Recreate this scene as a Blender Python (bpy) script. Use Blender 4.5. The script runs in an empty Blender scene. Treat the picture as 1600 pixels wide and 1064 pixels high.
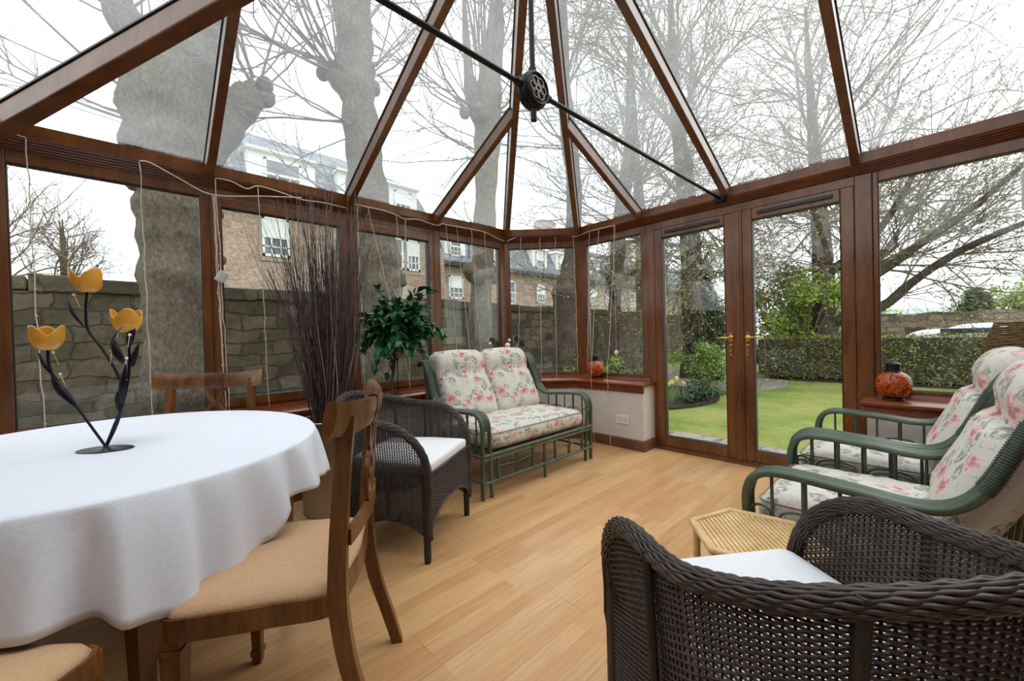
import bpy, math, random
from mathutils import Vector, Matrix
from math import sin, cos, pi, radians, sqrt, atan2, exp

S = bpy.context.scene
COL = S.collection

# ------------------------------------------------------------------ camera, sky, light, exposure
def make_camera():
    cd = bpy.data.cameras.new('camera'); co = bpy.data.objects.new('camera', cd); COL.objects.link(co)
    yaw, pitch, roll = 0.810818, -0.0120839, -0.0262467
    fw = Vector((cos(yaw)*cos(pitch), sin(yaw)*cos(pitch), sin(pitch)))
    rt = Vector((sin(yaw), -cos(yaw), 0)); up = rt.cross(fw)
    r2 = rt*cos(roll) + up*sin(roll); u2 = -rt*sin(roll) + up*cos(roll)
    m = Matrix((r2, u2, -fw)).transposed().to_4x4(); m.translation = (0, 0, 1.12)
    co.matrix_world = m
    cd.sensor_fit = 'HORIZONTAL'; cd.sensor_width = 36.0; cd.lens = 623.07/1600*36.0
    cd.clip_start = 0.02; cd.clip_end = 500
    S.camera = co
make_camera()

SKY_STRENGTH = 2.25
W = bpy.data.worlds.new('overcast_sky'); S.world = W; W.use_nodes = True
wn = W.node_tree; wn.nodes.clear()
wo = wn.nodes.new('ShaderNodeOutputWorld'); wb = wn.nodes.new('ShaderNodeBackground')
tc = wn.nodes.new('ShaderNodeTexCoord'); nz = wn.nodes.new('ShaderNodeTexNoise'); rp = wn.nodes.new('ShaderNodeValToRGB')
nz.inputs['Scale'].default_value = 2.2; nz.inputs['Detail'].default_value = 4
rp.color_ramp.elements[0].position = .35; rp.color_ramp.elements[0].color = (.86, .93, 1, 1)
rp.color_ramp.elements[1].position = .62; rp.color_ramp.elements[1].color = (1, 1, 1, 1)
wn.links.new(tc.outputs['Generated'], nz.inputs['Vector']); wn.links.new(nz.outputs['Fac'], rp.inputs['Fac'])
wn.links.new(rp.outputs['Color'], wb.inputs['Color']); wb.inputs['Strength'].default_value = SKY_STRENGTH
wn.links.new(wb.outputs['Background'], wo.inputs['Surface'])

sl = bpy.data.lights.new('veiled_sun', 'SUN'); so = bpy.data.objects.new('veiled_sun', sl); COL.objects.link(so)
sl.energy = 1.3; sl.angle = radians(50); sl.color = (1, .97, .92)
so.rotation_euler = Vector((-.80, .28, -.85)).to_track_quat('-Z', 'Y').to_euler()

S.view_settings.view_transform = 'Standard'; S.view_settings.look = 'None'
S.view_settings.exposure = 0.0; S.view_settings.gamma = 1.0; S.view_settings.use_curve_mapping = False
S.cycles.transparent_max_bounces = 24; S.cycles.max_bounces = 10

# ------------------------------------------------------------------ material helpers
def C(r, g, b):
    f = lambda v: (v/255/12.92) if v/255 <= .04045 else ((v/255+.055)/1.055)**2.4
    return (f(r), f(g), f(b), 1)

class NT:
    def __init__(s, name):
        s.m = bpy.data.materials.new(name); s.m.use_nodes = True; s.t = s.m.node_tree; s.t.nodes.clear()
        s.out = s.t.nodes.new('ShaderNodeOutputMaterial')
    def n(s, typ, props=None, **ins):
        nd = s.t.nodes.new('ShaderNode'+typ)
        for k, v in (props or {}).items(): setattr(nd, k, v)
        for k, v in ins.items():
            key = int(k[1:]) if k[0] == 'i' and k[1:].isdigit() else k.replace('_', ' ')
            sock = nd.inputs[key]
            if isinstance(v, bpy.types.NodeSocket): s.t.links.new(v, sock)
            else: sock.default_value = v
        return nd
    def coords(s, scale=(1, 1, 1), rot=(0, 0, 0), kind='Object'):
        t = s.n('TexCoord'); mp = s.n('Mapping', Vector=t.outputs[kind], Scale=scale, Rotation=rot); return mp.outputs['Vector']
    def ramp(s, fac, stops):
        r = s.n('ValToRGB', Fac=fac); e = r.color_ramp.elements
        while len(e) < len(stops): e.new(.5)
        for el, (p, c) in zip(e, stops): el.position = p; el.color = c
        return r.outputs['Color']
    def mix(s, fac, a, b, mode='MIX'):
        nd = s.t.nodes.new('ShaderNodeMix'); nd.data_type = 'RGBA'; nd.blend_type = mode
        for sock, v in ((nd.inputs['Factor'], fac), (nd.inputs[6], a), (nd.inputs[7], b)):
            if isinstance(v, bpy.types.NodeSocket): s.t.links.new(v, sock)
            else: sock.default_value = v
        return nd.outputs[2]
    def math(s, op, a, b=0.0):
        nd = s.t.nodes.new('ShaderNodeMath'); nd.operation = op
        for sock, v in ((nd.inputs[0], a), (nd.inputs[1], b)):
            if isinstance(v, bpy.types.NodeSocket): s.t.links.new(v, sock)
            else: sock.default_value = v
        return nd.outputs[0]
    def bsdf(s, color, rough=.5, metal=0, bump=None, bstr=.3, bdist=.01, **kw):
        b = s.n('BsdfPrincipled', Base_Color=color, Roughness=rough, Metallic=metal, **kw)
        if bump is not None:
            bp = s.n('Bump', Height=bump, Strength=bstr, Distance=bdist); s.t.links.new(bp.outputs['Normal'], b.inputs['Normal'])
        s.t.links.new(b.outputs['BSDF'], s.out.inputs['Surface']); return s.m

def plain(name, c, rough=.5, metal=0, var=.12, scale=8, bstr=0, **kw):
    t = NT(name); v = t.coords(); nz = t.n('TexNoise', Vector=v, Scale=scale, Detail=4.0)
    d = tuple(x*(1-var) for x in c[:3])+(1,); l = tuple(min(1, x*(1+var)) for x in c[:3])+(1,)
    col = t.ramp(nz.outputs['Fac'], [(.3, d), (.7, l)])
    return t.bsdf(col, rough, metal, nz.outputs['Fac'] if bstr else None, bstr, **kw)

def wood(name, dark, light, rough=.4, sc=(6, 6, 1.2), ring=9.0, coat=0.0):
    t = NT(name); v = t.coords(sc); n1 = t.n('TexNoise', Vector=v, Scale=2.0, Detail=5.0, Distortion=.6)
    wv = t.n('TexNoise', Vector=v, Scale=ring, Detail=6.0, Roughness=.65)
    f = t.math('ADD', t.math('MULTIPLY', n1.outputs['Fac'], .6), t.math('MULTIPLY', wv.outputs['Fac'], .4))
    col = t.ramp(f, [(.36, dark), (.64, light)])
    return t.bsdf(col, rough, 0, wv.outputs['Fac'], .05, Coat_Weight=coat, Coat_Roughness=.12)

M = {}
M['frame'] = wood('rosewood_frame', C(82, 43, 13), C(126, 73, 26), .36, (5, 5, 1.0), coat=.4)
M['sill'] = wood('varnished_sill', C(98, 44, 20), C(134, 68, 34), .22, (2, 2, 5))
M['gasket'] = plain('black_gasket', C(18, 22, 22), .5)
M['plaster'] = plain('cream_plaster', C(214, 206, 196), .75, 0, .04, 12, .05)
M['housewall'] = plain('brown_house_stone', C(112, 94, 80), .9, 0, .2, 4)
M['skirting'] = wood('skirting_wood', C(92, 58, 38), C(122, 82, 56), .4, (2, 2, 6))
M['iron'] = plain('black_iron', C(34, 32, 32), .42, .6, .2, 20)
M['brass'] = plain('polished_brass', C(205, 165, 85), .2, 1.0, .1)
M['socket_white'] = plain('white_plastic', C(225, 228, 230), .3, 0, .02)
M['slot'] = plain('dark_slot', C(30, 30, 32), .5)
M['vent'] = plain('dark_vent_plastic', C(38, 28, 34), .4)

def glass(name, tint, glare=0.0):
    t = NT(name); tr = t.n('BsdfTransparent', Color=tint); gl = t.n('BsdfGlossy', Color=(1, 1, 1, 1), Roughness=0.0)
    ge = t.n('NewGeometry'); dt = t.n('VectorMath', {'operation': 'DOT_PRODUCT'}, i0=ge.outputs['Normal'], i1=ge.outputs['Incoming'])
    c1 = t.math('SUBTRACT', 1.0, t.math('ABSOLUTE', dt.outputs['Value']))      # Schlick reflectance, both faces alike
    fr = t.math('ADD', .022, t.math('MULTIPLY', .9, t.math('POWER', c1, 5.0)))
    mx = t.n('MixShader', i0=fr, i1=tr.outputs[0], i2=gl.outputs[0])
    if glare:
        nz = t.n('TexNoise', Vector=t.coords(), Scale=1.3, Detail=5.0)
        f = t.math('MULTIPLY', nz.outputs['Fac'], glare*2)
        tl = t.n('BsdfTranslucent', Color=(.9, .93, .95, 1))  # milky white mixed in to imitate glare, paling the view through the roof
        mx = t.n('MixShader', i0=f, i1=mx.outputs[0], i2=tl.outputs[0])
    t.t.links.new(mx.outputs[0], t.out.inputs['Surface']); return t.m
M['glass'] = glass('clear_window_glass', (.97, .985, .98, 1))
M['roofglass'] = glass('glare_roof_glass', (.975, .99, .99, 1), .085)

def floor_mat():
    t = NT('oak_laminate'); v = t.coords()
    def brick(w, h, mortar, off):
        return t.n('TexBrick', {'offset': off, 'offset_frequency': 2}, Vector=v, Color1=(0, 0, 0, 1), Color2=(1, 1, 1, 1), Mortar=(.5, .5, .5, 1),
                   Scale=1.0, Mortar_Size=mortar, Mortar_Smooth=.1, Bias=0.0, Brick_Width=w, Row_Height=h)
    b1 = brick(.74, .0647, .0, .37); b2 = brick(1.29, .194, .0011, .43)
    g = t.n('TexNoise', Vector=t.coords((1.6, 26, 1)), Scale=3.0, Detail=6.0, Roughness=.6, Distortion=.4)
    base = t.ramp(b1.outputs['Color'], [(0, C(198, 155, 107)), (.5, C(208, 168, 120)), (1, C(219, 183, 137))])
    grain = t.ramp(g.outputs['Fac'], [(.3, C(214, 184, 148)), (.62, C(255, 252, 246))])
    col = t.mix(.55, base, grain, 'MULTIPLY')
    big = t.n('TexNoise', Vector=t.coords((1, 6, 1)), Scale=2.0, Detail=2.0)
    col = t.mix(t.math('MULTIPLY', big.outputs['Fac'], .35), col, C(214, 150, 96))
    col = t.mix(t.math('MULTIPLY', b2.outputs['Fac'], .55), col, C(120, 80, 45))
    return t.bsdf(col, .30, 0, g.outputs['Fac'], .03)
M['floor'] = floor_mat()

M['cloth'] = plain('white_linen', C(224, 228, 238), .8, 0, .02, 60, .08)
M['whitecush'] = plain('white_canvas', C(232, 233, 236), .85, 0, .02, 50, .08)
M['chairwood'] = wood('walnut_chair_wood', C(66, 39, 17), C(130, 84, 40), .30, (7, 7, 1.5))
M['bandwood'] = wood('dark_band_wood', C(58, 30, 16), C(98, 54, 28), .35)
M['tan'] = plain('tan_chenille', C(200, 161, 124), .9, 0, .06, 130, .25)
M['tulip'] = plain('amber_glass', C(236, 172, 62), .28, 0, .12, 14, 0, Transmission_Weight=.25)
M['leafmetal'] = plain('dark_leaf_metal', C(38, 38, 46), .38, .7, .25, 30)
M['bead'] = plain('clear_bead', C(235, 225, 205), .1, 0, .02)
M['steel'] = plain('brushed_steel', C(176, 170, 160), .28, 1.0, .08, 3)
M['twig'] = plain('dark_twig', C(74, 60, 58), .45, 0, .5, 30)
M['twig2'] = plain('pale_twig', C(132, 116, 108), .55, 0, .3, 30)
M['leaf'] = plain('ficus_leaf', C(28, 92, 44), .32, 0, .6, 9)
M['bark2'] = plain('ficus_bark', C(74, 58, 42), .8, 0, .3, 20)
M['pot'] = plain('terracotta_pot', C(120, 74, 48), .7, 0, .15)
M['soil'] = plain('dark_soil', C(48, 36, 28), .95, 0, .4, 30, .4)
M['cane'] = plain('green_rattan', C(74, 88, 70), .30, 0, .28, 10)
M['bind'] = plain('cane_binding', C(58, 68, 58), .45, 0, .25, 60)
M['wicker'] = plain('dark_wicker', C(66, 56, 52), .42, 0, .38, 26)
M['wickerin'] = plain('dark_wicker_frame', C(40, 33, 30), .6, 0, .2, 26)
M['bamboo'] = wood('pale_bamboo', C(208, 168, 112), C(236, 202, 150), .38, (3, 3, 9))
M['straw'] = plain('woven_straw', C(112, 88, 50), .7, 0, .5, 60, .3)
M['string'] = plain('pale_cord', C(206, 196, 180), .8, 0, .08)
M['box'] = plain('grey_plastic', C(190, 190, 186), .4, 0, .03)
M['cone'] = plain('pine_cone_brown', C(70, 60, 52), .8, 0, .4, 40)

def lantern_mat():
    t = NT('crackle_amber_glass'); v = t.coords()
    vo = t.n('TexVoronoi', {'feature': 'F1'}, Vector=v, Scale=130.0)
    col = t.ramp(vo.outputs['Color'], [(.1, C(120, 34, 8)), (.5, C(196, 74, 18)), (.9, C(238, 130, 40))])
    return t.bsdf(col, .12, 0, vo.outputs['Distance'], .5, .004, Transmission_Weight=.3)
M['amber'] = lantern_mat()

def floral():
    t = NT('floral_chintz'); v0 = t.coords()
    nz = t.n('TexNoise', Vector=v0, Scale=9.0, Detail=3.0)
    v = t.n('VectorMath', {'operation': 'MULTIPLY_ADD'}, i0=nz.outputs['Color'], i1=(.09, .09, .09), i2=v0).outputs[0]
    base = t.mix(t.n('TexNoise', Vector=v0, Scale=5.0, Detail=3.0).outputs['Fac'], C(206, 200, 188), C(226, 220, 210))
    # sketchy grey foliage
    v1 = t.n('TexVoronoi', Vector=v, Scale=12.5)
    rnd = t.n('SeparateColor', Color=v1.outputs['Color'])
    leafm = t.math('MULTIPLY', t.math('LESS_THAN', v1.outputs['Distance'], .46), t.math('GREATER_THAN', rnd.outputs[0], .20))
    wv = t.n('TexNoise', Vector=v, Scale=55.0, Detail=4.0)
    leafc = t.ramp(wv.outputs['Fac'], [(.36, C(112, 114, 102)), (.50, C(164, 164, 150)), (.60, C(220, 216, 204))])
    col = t.mix(t.math('MULTIPLY', leafm, .85), base, leafc)
    # pink blooms
    v2 = t.n('TexVoronoi', Vector=v, Scale=7.6)
    r2 = t.n('SeparateColor', Color=v2.outputs['Color'])
    fm = t.math('MULTIPLY', t.math('LESS_THAN', v2.outputs['Distance'], .36), t.math('GREATER_THAN', r2.outputs[1], .50))
    pet = t.math('ADD', t.math('MULTIPLY', v2.outputs['Distance'], 1.6), t.math('MULTIPLY', t.math('SUBTRACT', wv.outputs['Fac'], .5), 1.5))
    petc = t.ramp(pet, [(.0, C(178, 78, 88)), (.26, C(208, 130, 132)), (.46, C(230, 192, 186)), (.8, C(234, 216, 206))])
    col = t.mix(t.math('MULTIPLY', fm, .92), col, petc)
    # pen lines
    ln = t.n('TexVoronoi', {'feature': 'DISTANCE_TO_EDGE'}, Vector=v, Scale=19.0)
    lm = t.math('MULTIPLY', t.math('LESS_THAN', ln.outputs['Distance'], .035), t.math('GREATER_THAN', wv.outputs['Fac'], .52))
    col = t.mix(t.math('MULTIPLY', lm, .25), col, C(96, 90, 86))
    bm = t.n('TexNoise', Vector=v0, Scale=14.0, Detail=3.0)
    return t.bsdf(col, .85, 0, bm.outputs['Fac'], .35, .02)
M['floral'] = floral()
M['piping'] = plain('cushion_piping', C(150, 138, 130), .8)

def stone(name, dark, light, mortar, w, h, axes='xz', moss=None):
    t = NT(name); sp = t.n('SeparateXYZ', Vector=t.n('TexCoord').outputs['Object'])
    v0 = t.n('CombineXYZ', X=sp.outputs[axes[0].upper()], Y=sp.outputs[axes[1].upper()], Z=0.0).outputs[0]
    nz = t.n('TexNoise', Vector=v0, Scale=2.6, Detail=4.0)
    v = t.n('VectorMath', {'operation': 'MULTIPLY_ADD'}, i0=nz.outputs['Color'], i1=(.30*h/.2, .26*h/.2, .1), i2=v0).outputs[0]
    b = t.n('TexBrick', {'offset': .43, 'squash': .7, 'squash_frequency': 3}, Vector=v, Color1=(0, 0, 0, 1), Color2=(1, 1, 1, 1), Mortar=(.5, .5, .5, 1),
            Scale=1.0, Mortar_Size=.014*h/.2, Mortar_Smooth=.6, Bias=0.0, Brick_Width=w, Row_Height=h)
    col = t.ramp(b.outputs['Color'], [(0, dark), (1, light)])
    n2 = t.n('TexNoise', Vector=v0, Scale=11.0, Detail=7.0, Roughness=.72)
    col = t.mix(.8, col, t.ramp(n2.outputs['Fac'], [(.3, (.25, .25, .25, 1)), (.7, (1.25, 1.25, 1.2, 1))]), 'MULTIPLY')
    if moss:
        n3 = t.n('TexNoise', Vector=v0, Scale=1.1, Detail=5.0)
        col = t.mix(t.ramp(n3.outputs['Fac'], [(.48, (0, 0, 0, 1)), (.66, (.6, .6, .6, 1))]), col, moss)
    col = t.mix(t.math('MULTIPLY', b.outputs['Fac'], .55), col, mortar)
    hgt = t.math('SUBTRACT', t.math('MULTIPLY', n2.outputs['Fac'], .5), t.math('MULTIPLY', b.outputs['Fac'], 1.0))
    return t.bsdf(col, .92, 0, hgt, .8, .03)
M['rubble'] = stone('mossy_rubble_stone', C(80, 72, 60), C(132, 120, 101), C(64, 58, 48), .44, .18, moss=C(92, 86, 62))
M['farstone'] = stone('far_rubble_stone', C(84, 70, 62), C(168, 152, 136), C(76, 70, 62), .6, .24, 'yz')
M['sandstone'] = stone('pink_sandstone', C(180, 152, 140), C(206, 182, 168), C(206, 192, 180), .55, .22)
M['slate'] = stone('grey_slate', C(120, 126, 136), C(158, 164, 172), C(104, 108, 116), .34, .16, 'xz')  # greys kept light, with distance haze put into the colour
M['dressing'] = plain('pale_stone_dressing', C(176, 162, 150), .9, 0, .1)
M['whitepaint'] = plain('white_paint', C(236, 238, 240), .5, 0, .02)
M['darkglass'] = plain('dark_house_pane', C(120, 130, 138), .15, 0, .5, 1.3)
M['gutter'] = plain('black_gutter', C(44, 46, 50), .5)
def bark_mat(name, a, b, c):
    t = NT(name); v = t.coords(); n1 = t.n('TexNoise', Vector=v, Scale=3.2, Detail=3.0); n2 = t.n('TexNoise', Vector=t.coords((1, 1, .55)), Scale=34.0, Detail=8.0, Roughness=.75)
    vo = t.n('TexVoronoi', Vector=v, Scale=9.0)
    f = t.math('ADD', t.math('MULTIPLY', n1.outputs['Fac'], .30), t.math('MULTIPLY', n2.outputs['Fac'], .70))
    col = t.ramp(f, [(.36, a), (.5, b), (.64, c)])
    h = t.math('ADD', n2.outputs['Fac'], t.math('MULTIPLY', vo.outputs['Distance'], .4))
    return t.bsdf(col, .95, 0, h, 1.0, .05)
M['bark'] = bark_mat('plane_bark', C(80, 74, 63), C(126, 117, 101), C(162, 152, 136))
M['barkdark'] = bark_mat('dark_bark', C(44, 38, 32), C(92, 80, 68), C(136, 122, 106))
M['shoot'] = plain('grey_shoots', C(118, 112, 108), .85, 0, .25, 5)
M['shootbrown'] = plain('brown_shoots', C(122, 108, 96), .85, 0, .25, 5)
M['bud'] = plain('spring_bud', C(168, 170, 104), .7, 0, .35, 3)
M['lime'] = plain('lime_leaf', C(158, 182, 84), .6, 0, .4, 3)
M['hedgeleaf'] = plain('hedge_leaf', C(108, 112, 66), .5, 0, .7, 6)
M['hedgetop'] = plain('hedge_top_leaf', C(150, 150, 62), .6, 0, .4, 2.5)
M['bush'] = plain('yellowgreen_bush_leaf', C(128, 150, 70), .6, 0, .5, 3)
M['ivy'] = plain('ivy_leaf', C(46, 74, 44), .5, 0, .5, 3)
M['conifer'] = plain('conifer_needle', C(44, 92, 48), .8, 0, .4, 3)
M['farfoliage'] = plain('pale_spring_foliage', C(176, 188, 128), .8, 0, .3, 2)
M['daffleaf'] = plain('daffodil_leaf', C(112, 144, 100), .6, 0, .2, 5)
M['daff'] = plain('daffodil_yellow', C(246, 222, 110), .6, 0, .1, 5)
M['paving'] = stone('stone_paving', C(150, 142, 134), C(182, 172, 162), C(120, 112, 104), .7, .5, 'xy')
def lawn_mat():
    t = NT('spring_lawn'); v = t.coords()
    a = t.n('TexNoise', Vector=v, Scale=1.1, Detail=7.0, Roughness=.68); b = t.n('TexNoise', Vector=v, Scale=30.0, Detail=6.0, Roughness=.75)
    c1 = t.ramp(a.outputs['Fac'], [(.35, C(116, 140, 58)), (.52, C(150, 162, 80)), (.68, C(176, 168, 104))])
    col = t.mix(.55, c1, t.ramp(b.outputs['Fac'], [(.3, (.35, .4, .3, 1)), (.65, (1.25, 1.25, 1.2, 1))]), 'MULTIPLY')
    return t.bsdf(col, .95, 0, b.outputs['Fac'], .8, .03)
M['lawn'] = lawn_mat()
M['silver'] = plain('silver_car_paint', C(214, 218, 224), .2, .2, .03)
M['redpaint'] = plain('red_car_paint', C(190, 60, 44), .25, .1, .05)
M['bluewhite'] = plain('pale_blue_car_paint', C(190, 214, 222), .25, .1, .03)
M['carglass'] = plain('car_window', C(60, 70, 80), .1, 0, .1)
M['greenroof'] = plain('green_metal_roof', C(150, 168, 160), .6, 0, .08)

# ------------------------------------------------------------------ mesh helpers
def catmull(P, k=4, closed=False):
    P = [Vector(p) for p in P]; n = len(P); out = []
    for i in range(n if closed else n-1):
        p1, p2 = P[i], P[(i+1) % n]
        p0 = P[i-1] if (closed or i > 0) else p1*2-p2
        p3 = P[(i+2) % n] if (closed or i+2 < n) else p2*2-p1
        for j in range(k):
            t = j/k
            out.append(.5*((2*p1)+(p2-p0)*t+(2*p0-5*p1+4*p2-p3)*t*t+(3*p1-p0-3*p2+p3)*t**3))
    if not closed: out.append(P[-1])
    return out

class MB:
    def __init__(s): s.v = []; s.f = []; s.mi = []; s.cur = 0
    def quad(s, *p):
        b = len(s.v); s.v += [tuple(q) for q in p]; s.f.append(tuple(range(b, b+len(p)))); s.mi.append(s.cur)
    def add(s, vs, fs, X=None):
        b = len(s.v)
        s.v += [tuple(X @ Vector(p)) for p in vs] if X is not None else [tuple(p) for p in vs]
        for f in fs: s.f.append(tuple(b+i for i in f)); s.mi.append(s.cur)
    def box(s, lo, hi, X=None):
        x0, y0, z0 = lo; x1, y1, z1 = hi
        vs = [(x0,y0,z0),(x1,y0,z0),(x1,y1,z0),(x0,y1,z0),(x0,y0,z1),(x1,y0,z1),(x1,y1,z1),(x0,y1,z1)]
        s.add(vs, [(0,3,2,1),(4,5,6,7),(0,1,5,4),(1,2,6,5),(2,3,7,6),(3,0,4,7)], X)
    def hexa(s, bot, top):
        s.add(list(bot)+list(top), [(3,2,1,0),(4,5,6,7),(0,1,5,4),(1,2,6,5),(2,3,7,6),(3,0,4,7)])
    def bar(s, p, q, w, h, up=(0, 0, 1), drop=0.0):
        p, q, up = Vector(p), Vector(q), Vector(up); d = (q-p).normalized(); r = d.cross(up).normalized(); u = r.cross(d)
        a = [(-w/2, -h-drop), (w/2, -h-drop), (w/2, -drop), (-w/2, -drop)]
        s.hexa([p+r*x+u*y for x, y in a], [q+r*x+u*y for x, y in a])
    def prism(s, poly, z0, z1, X=None):
        n = len(poly); vs = [(x, y, z0) for x, y in poly]+[(x, y, z1) for x, y in poly]
        fs = [tuple(reversed(range(n))), tuple(range(n, 2*n))]+[(i, (i+1) % n, n+(i+1) % n, n+i) for i in range(n)]
        s.add(vs, fs, X)
    def slab(s, pts, th, nrm):
        nrm = Vector(nrm); pts = [Vector(p) for p in pts]; n = len(pts)
        s.add(pts+[p+nrm*th for p in pts], [tuple(reversed(range(n))), tuple(range(n, 2*n))]+[(i, (i+1) % n, n+(i+1) % n, n+i) for i in range(n)])
    def tube(s, path, r, sides=8, cap=True, closed=False, sq=None, X=None):
        P = [Vector(p) for p in path]; n = len(P)
        if n < 2: return
        R = r if isinstance(r, (list, tuple)) else [r]*n
        T = []
        for i in range(n):
            a = P[(i-1) % n] if (closed or i > 0) else P[i]; b = P[(i+1) % n] if (closed or i < n-1) else P[i]
            d = b-a; T.append(d.normalized() if d.length > 1e-9 else Vector((0, 0, 1)))
        ref = Vector((0, 0, 1)) if abs(T[0].z) < .9 else Vector((1, 0, 0))
        u = T[0].cross(ref).normalized(); vs = []; fs = []
        ang = [2*pi*k/sides+(pi/4 if sides == 4 else 0) for k in range(sides)]
        cs = [(cos(a), sin(a)) for a in ang]
        for i in range(n):
            u = u-T[i]*u.dot(T[i])
            u = u.normalized() if u.length > 1e-6 else T[i].orthogonal().normalized()
            w = T[i].cross(u)
            for c, q in cs:
                if sq: vs.append(P[i]+u*(c*sq[0])+w*(q*sq[1]))
                else: vs.append(P[i]+(u*c+w*q)*R[i])
        for i in range(n if closed else n-1):
            j = (i+1) % n
            for k in range(sides):
                l = (k+1) % sides; fs.append((i*sides+k, i*sides+l, j*sides+l, j*sides+k))
        if cap and not closed:
            fs.append(tuple(reversed(range(sides)))); fs.append(tuple(range((n-1)*sides, n*sides)))
        s.add(vs, fs, X)
    def lathe(s, prof, seg=24, c=(0, 0, 0), X=None):
        vs = []; fs = []; n = len(prof)
        for r, z in prof:
            for k in range(seg):
                a = 2*pi*k/seg; vs.append((c[0]+r*cos(a), c[1]+r*sin(a), c[2]+z))
        for i in range(n-1):
            for k in range(seg):
                l = (k+1) % seg; fs.append((i*seg+k, i*seg+l, (i+1)*seg+l, (i+1)*seg+k))
        if prof[0][0] > 1e-6: fs.append(tuple(reversed(range(seg))))
        if prof[-1][0] > 1e-6: fs.append(tuple(range((n-1)*seg, n*seg)))
        s.add(vs, fs, X)
    def ball(s, c, r, seg=8, sz=None):
        sx, sy, szz = sz or (1, 1, 1); rings = max(4, seg//2); vs = []; fs = []
        for i in range(rings+1):
            t = pi*i/rings
            for k in range(seg):
                a = 2*pi*k/seg; vs.append((c[0]+r*sx*sin(t)*cos(a), c[1]+r*sy*sin(t)*sin(a), c[2]-r*szz*cos(t)))
        for i in range(rings):
            for k in range(seg):
                l = (k+1) % seg; fs.append((i*seg+k, i*seg+l, (i+1)*seg+l, (i+1)*seg+k))
        s.add(vs, fs)
    def grid(s, fn, nu, nv, cu=False, X=None):
        vs = []; fs = []
        for j in range(nv+1):
            for i in range(nu if cu else nu+1): vs.append(fn(i/nu, j/nv))
        w = nu if cu else nu+1
        for j in range(nv):
            for i in range(nu):
                i2 = (i+1) % w if cu else i+1
                fs.append((j*w+i, j*w+i2, (j+1)*w+i2, (j+1)*w+i))
        s.add(vs, fs, X)
    def rbox(s, w, d, h, r, n=14, fn=None, X=None):
        idx = {}; vs = []; fs = []
        def vid(p):
            k = (round(p[0], 5), round(p[1], 5), round(p[2], 5))
            if k not in idx:
                q = Vector((p[0]*w/2, p[1]*d/2, p[2]*h/2))
                core = Vector((max(-(w/2-r), min(w/2-r, q.x)), max(-(d/2-r), min(d/2-r, q.y)), max(-(h/2-r), min(h/2-r, q.z))))
                dd = q-core
                if dd.length > 1e-9: q = core+dd.normalized()*r
                if fn: q = Vector(fn(q, p))
                idx[k] = len(vs); vs.append(q)
            return idx[k]
        ts = [-cos(pi*i/n) if False else (2*i/n-1) for i in range(n+1)]
        for ax in range(3):
            for sg in (-1, 1):
                for i in range(n):
                    for j in range(n):
                        q = []
                        for a, b in ((i, j), (i+1, j), (i+1, j+1), (i, j+1)):
                            p = [0, 0, 0]; p[ax] = sg; p[(ax+1) % 3] = ts[a]; p[(ax+2) % 3] = ts[b]; q.append(vid(p))
                        fs.append(tuple(q) if sg > 0 else tuple(reversed(q)))
        s.add(vs, fs, X)
    def leaf(s, p, d, L, w, nrm, fold=.25):
        p, d, nrm = Vector(p), Vector(d).normalized(), Vector(nrm)
        sd = d.cross(nrm)
        sd = sd.normalized() if sd.length > 1e-5 else d.orthogonal().normalized()
        up = sd.cross(d); b = len(s.v)
        s.v += [tuple(p), tuple(p+d*L*.45+sd*w/2+up*w*fold), tuple(p+d*L-up*L*.12), tuple(p+d*L*.45-sd*w/2+up*w*fold), tuple(p+d*L*.5)]
        for f in ((0, 1, 4), (1, 2, 4), (2, 3, 4), (3, 0, 4)): s.f.append(tuple(b+i for i in f)); s.mi.append(s.cur)
    def build(s, name, mats, parent=None, smooth=None, bevel=0):
        me = bpy.data.meshes.new(name); me.from_pydata(s.v, [], s.f); me.update()
        if not isinstance(mats, (list, tuple)): mats = [mats]
        for m in mats: me.materials.append(m)
        if len(mats) > 1: me.polygons.foreach_set('material_index', s.mi)
        if smooth is not None:
            me.polygons.foreach_set('use_smooth', [True]*len(me.polygons))
            if smooth < 180: me.set_sharp_from_angle(angle=radians(smooth))
        o = bpy.data.objects.new(name, me); COL.objects.link(o)
        if parent: o.parent = parent
        if bevel:
            b = o.modifiers.new('bevel', 'BEVEL'); b.width = bevel; b.segments = 2; b.limit_method = 'ANGLE'; b.angle_limit = radians(40)
        return o

def tag(o, label, cat=None, group=None, kind=None):
    o['label'] = label
    if cat: o['category'] = cat
    if group: o['group'] = group
    if kind: o['kind'] = kind
    return o
def thing(name, label, cat, loc=(0, 0, 0), rz=0, group=None):
    o = bpy.data.objects.new(name, None); COL.objects.link(o); o.location = loc; o.rotation_euler = (0, 0, rz)
    o.empty_display_size = .1
    return tag(o, label, cat, group)
def structure(name, label):
    o = bpy.data.objects.new(name, None); COL.objects.link(o); return tag(o, label, 'building part', kind='structure')
def kids(o): return [c for c in bpy.data.objects if c.parent == o]
def dup(root, loc, rz, label):
    r = root.copy(); COL.objects.link(r); r.location = loc; r.rotation_euler = (0, 0, rz); r['label'] = label
    for ch in kids(root):
        c = ch.copy(); COL.objects.link(c); c.parent = r
        for g in kids(ch):
            d = g.copy(); COL.objects.link(d); d.parent = c
    return r
def S1(o, label, cat='building part'):
    return tag(o, label, cat, kind='structure')

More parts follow.
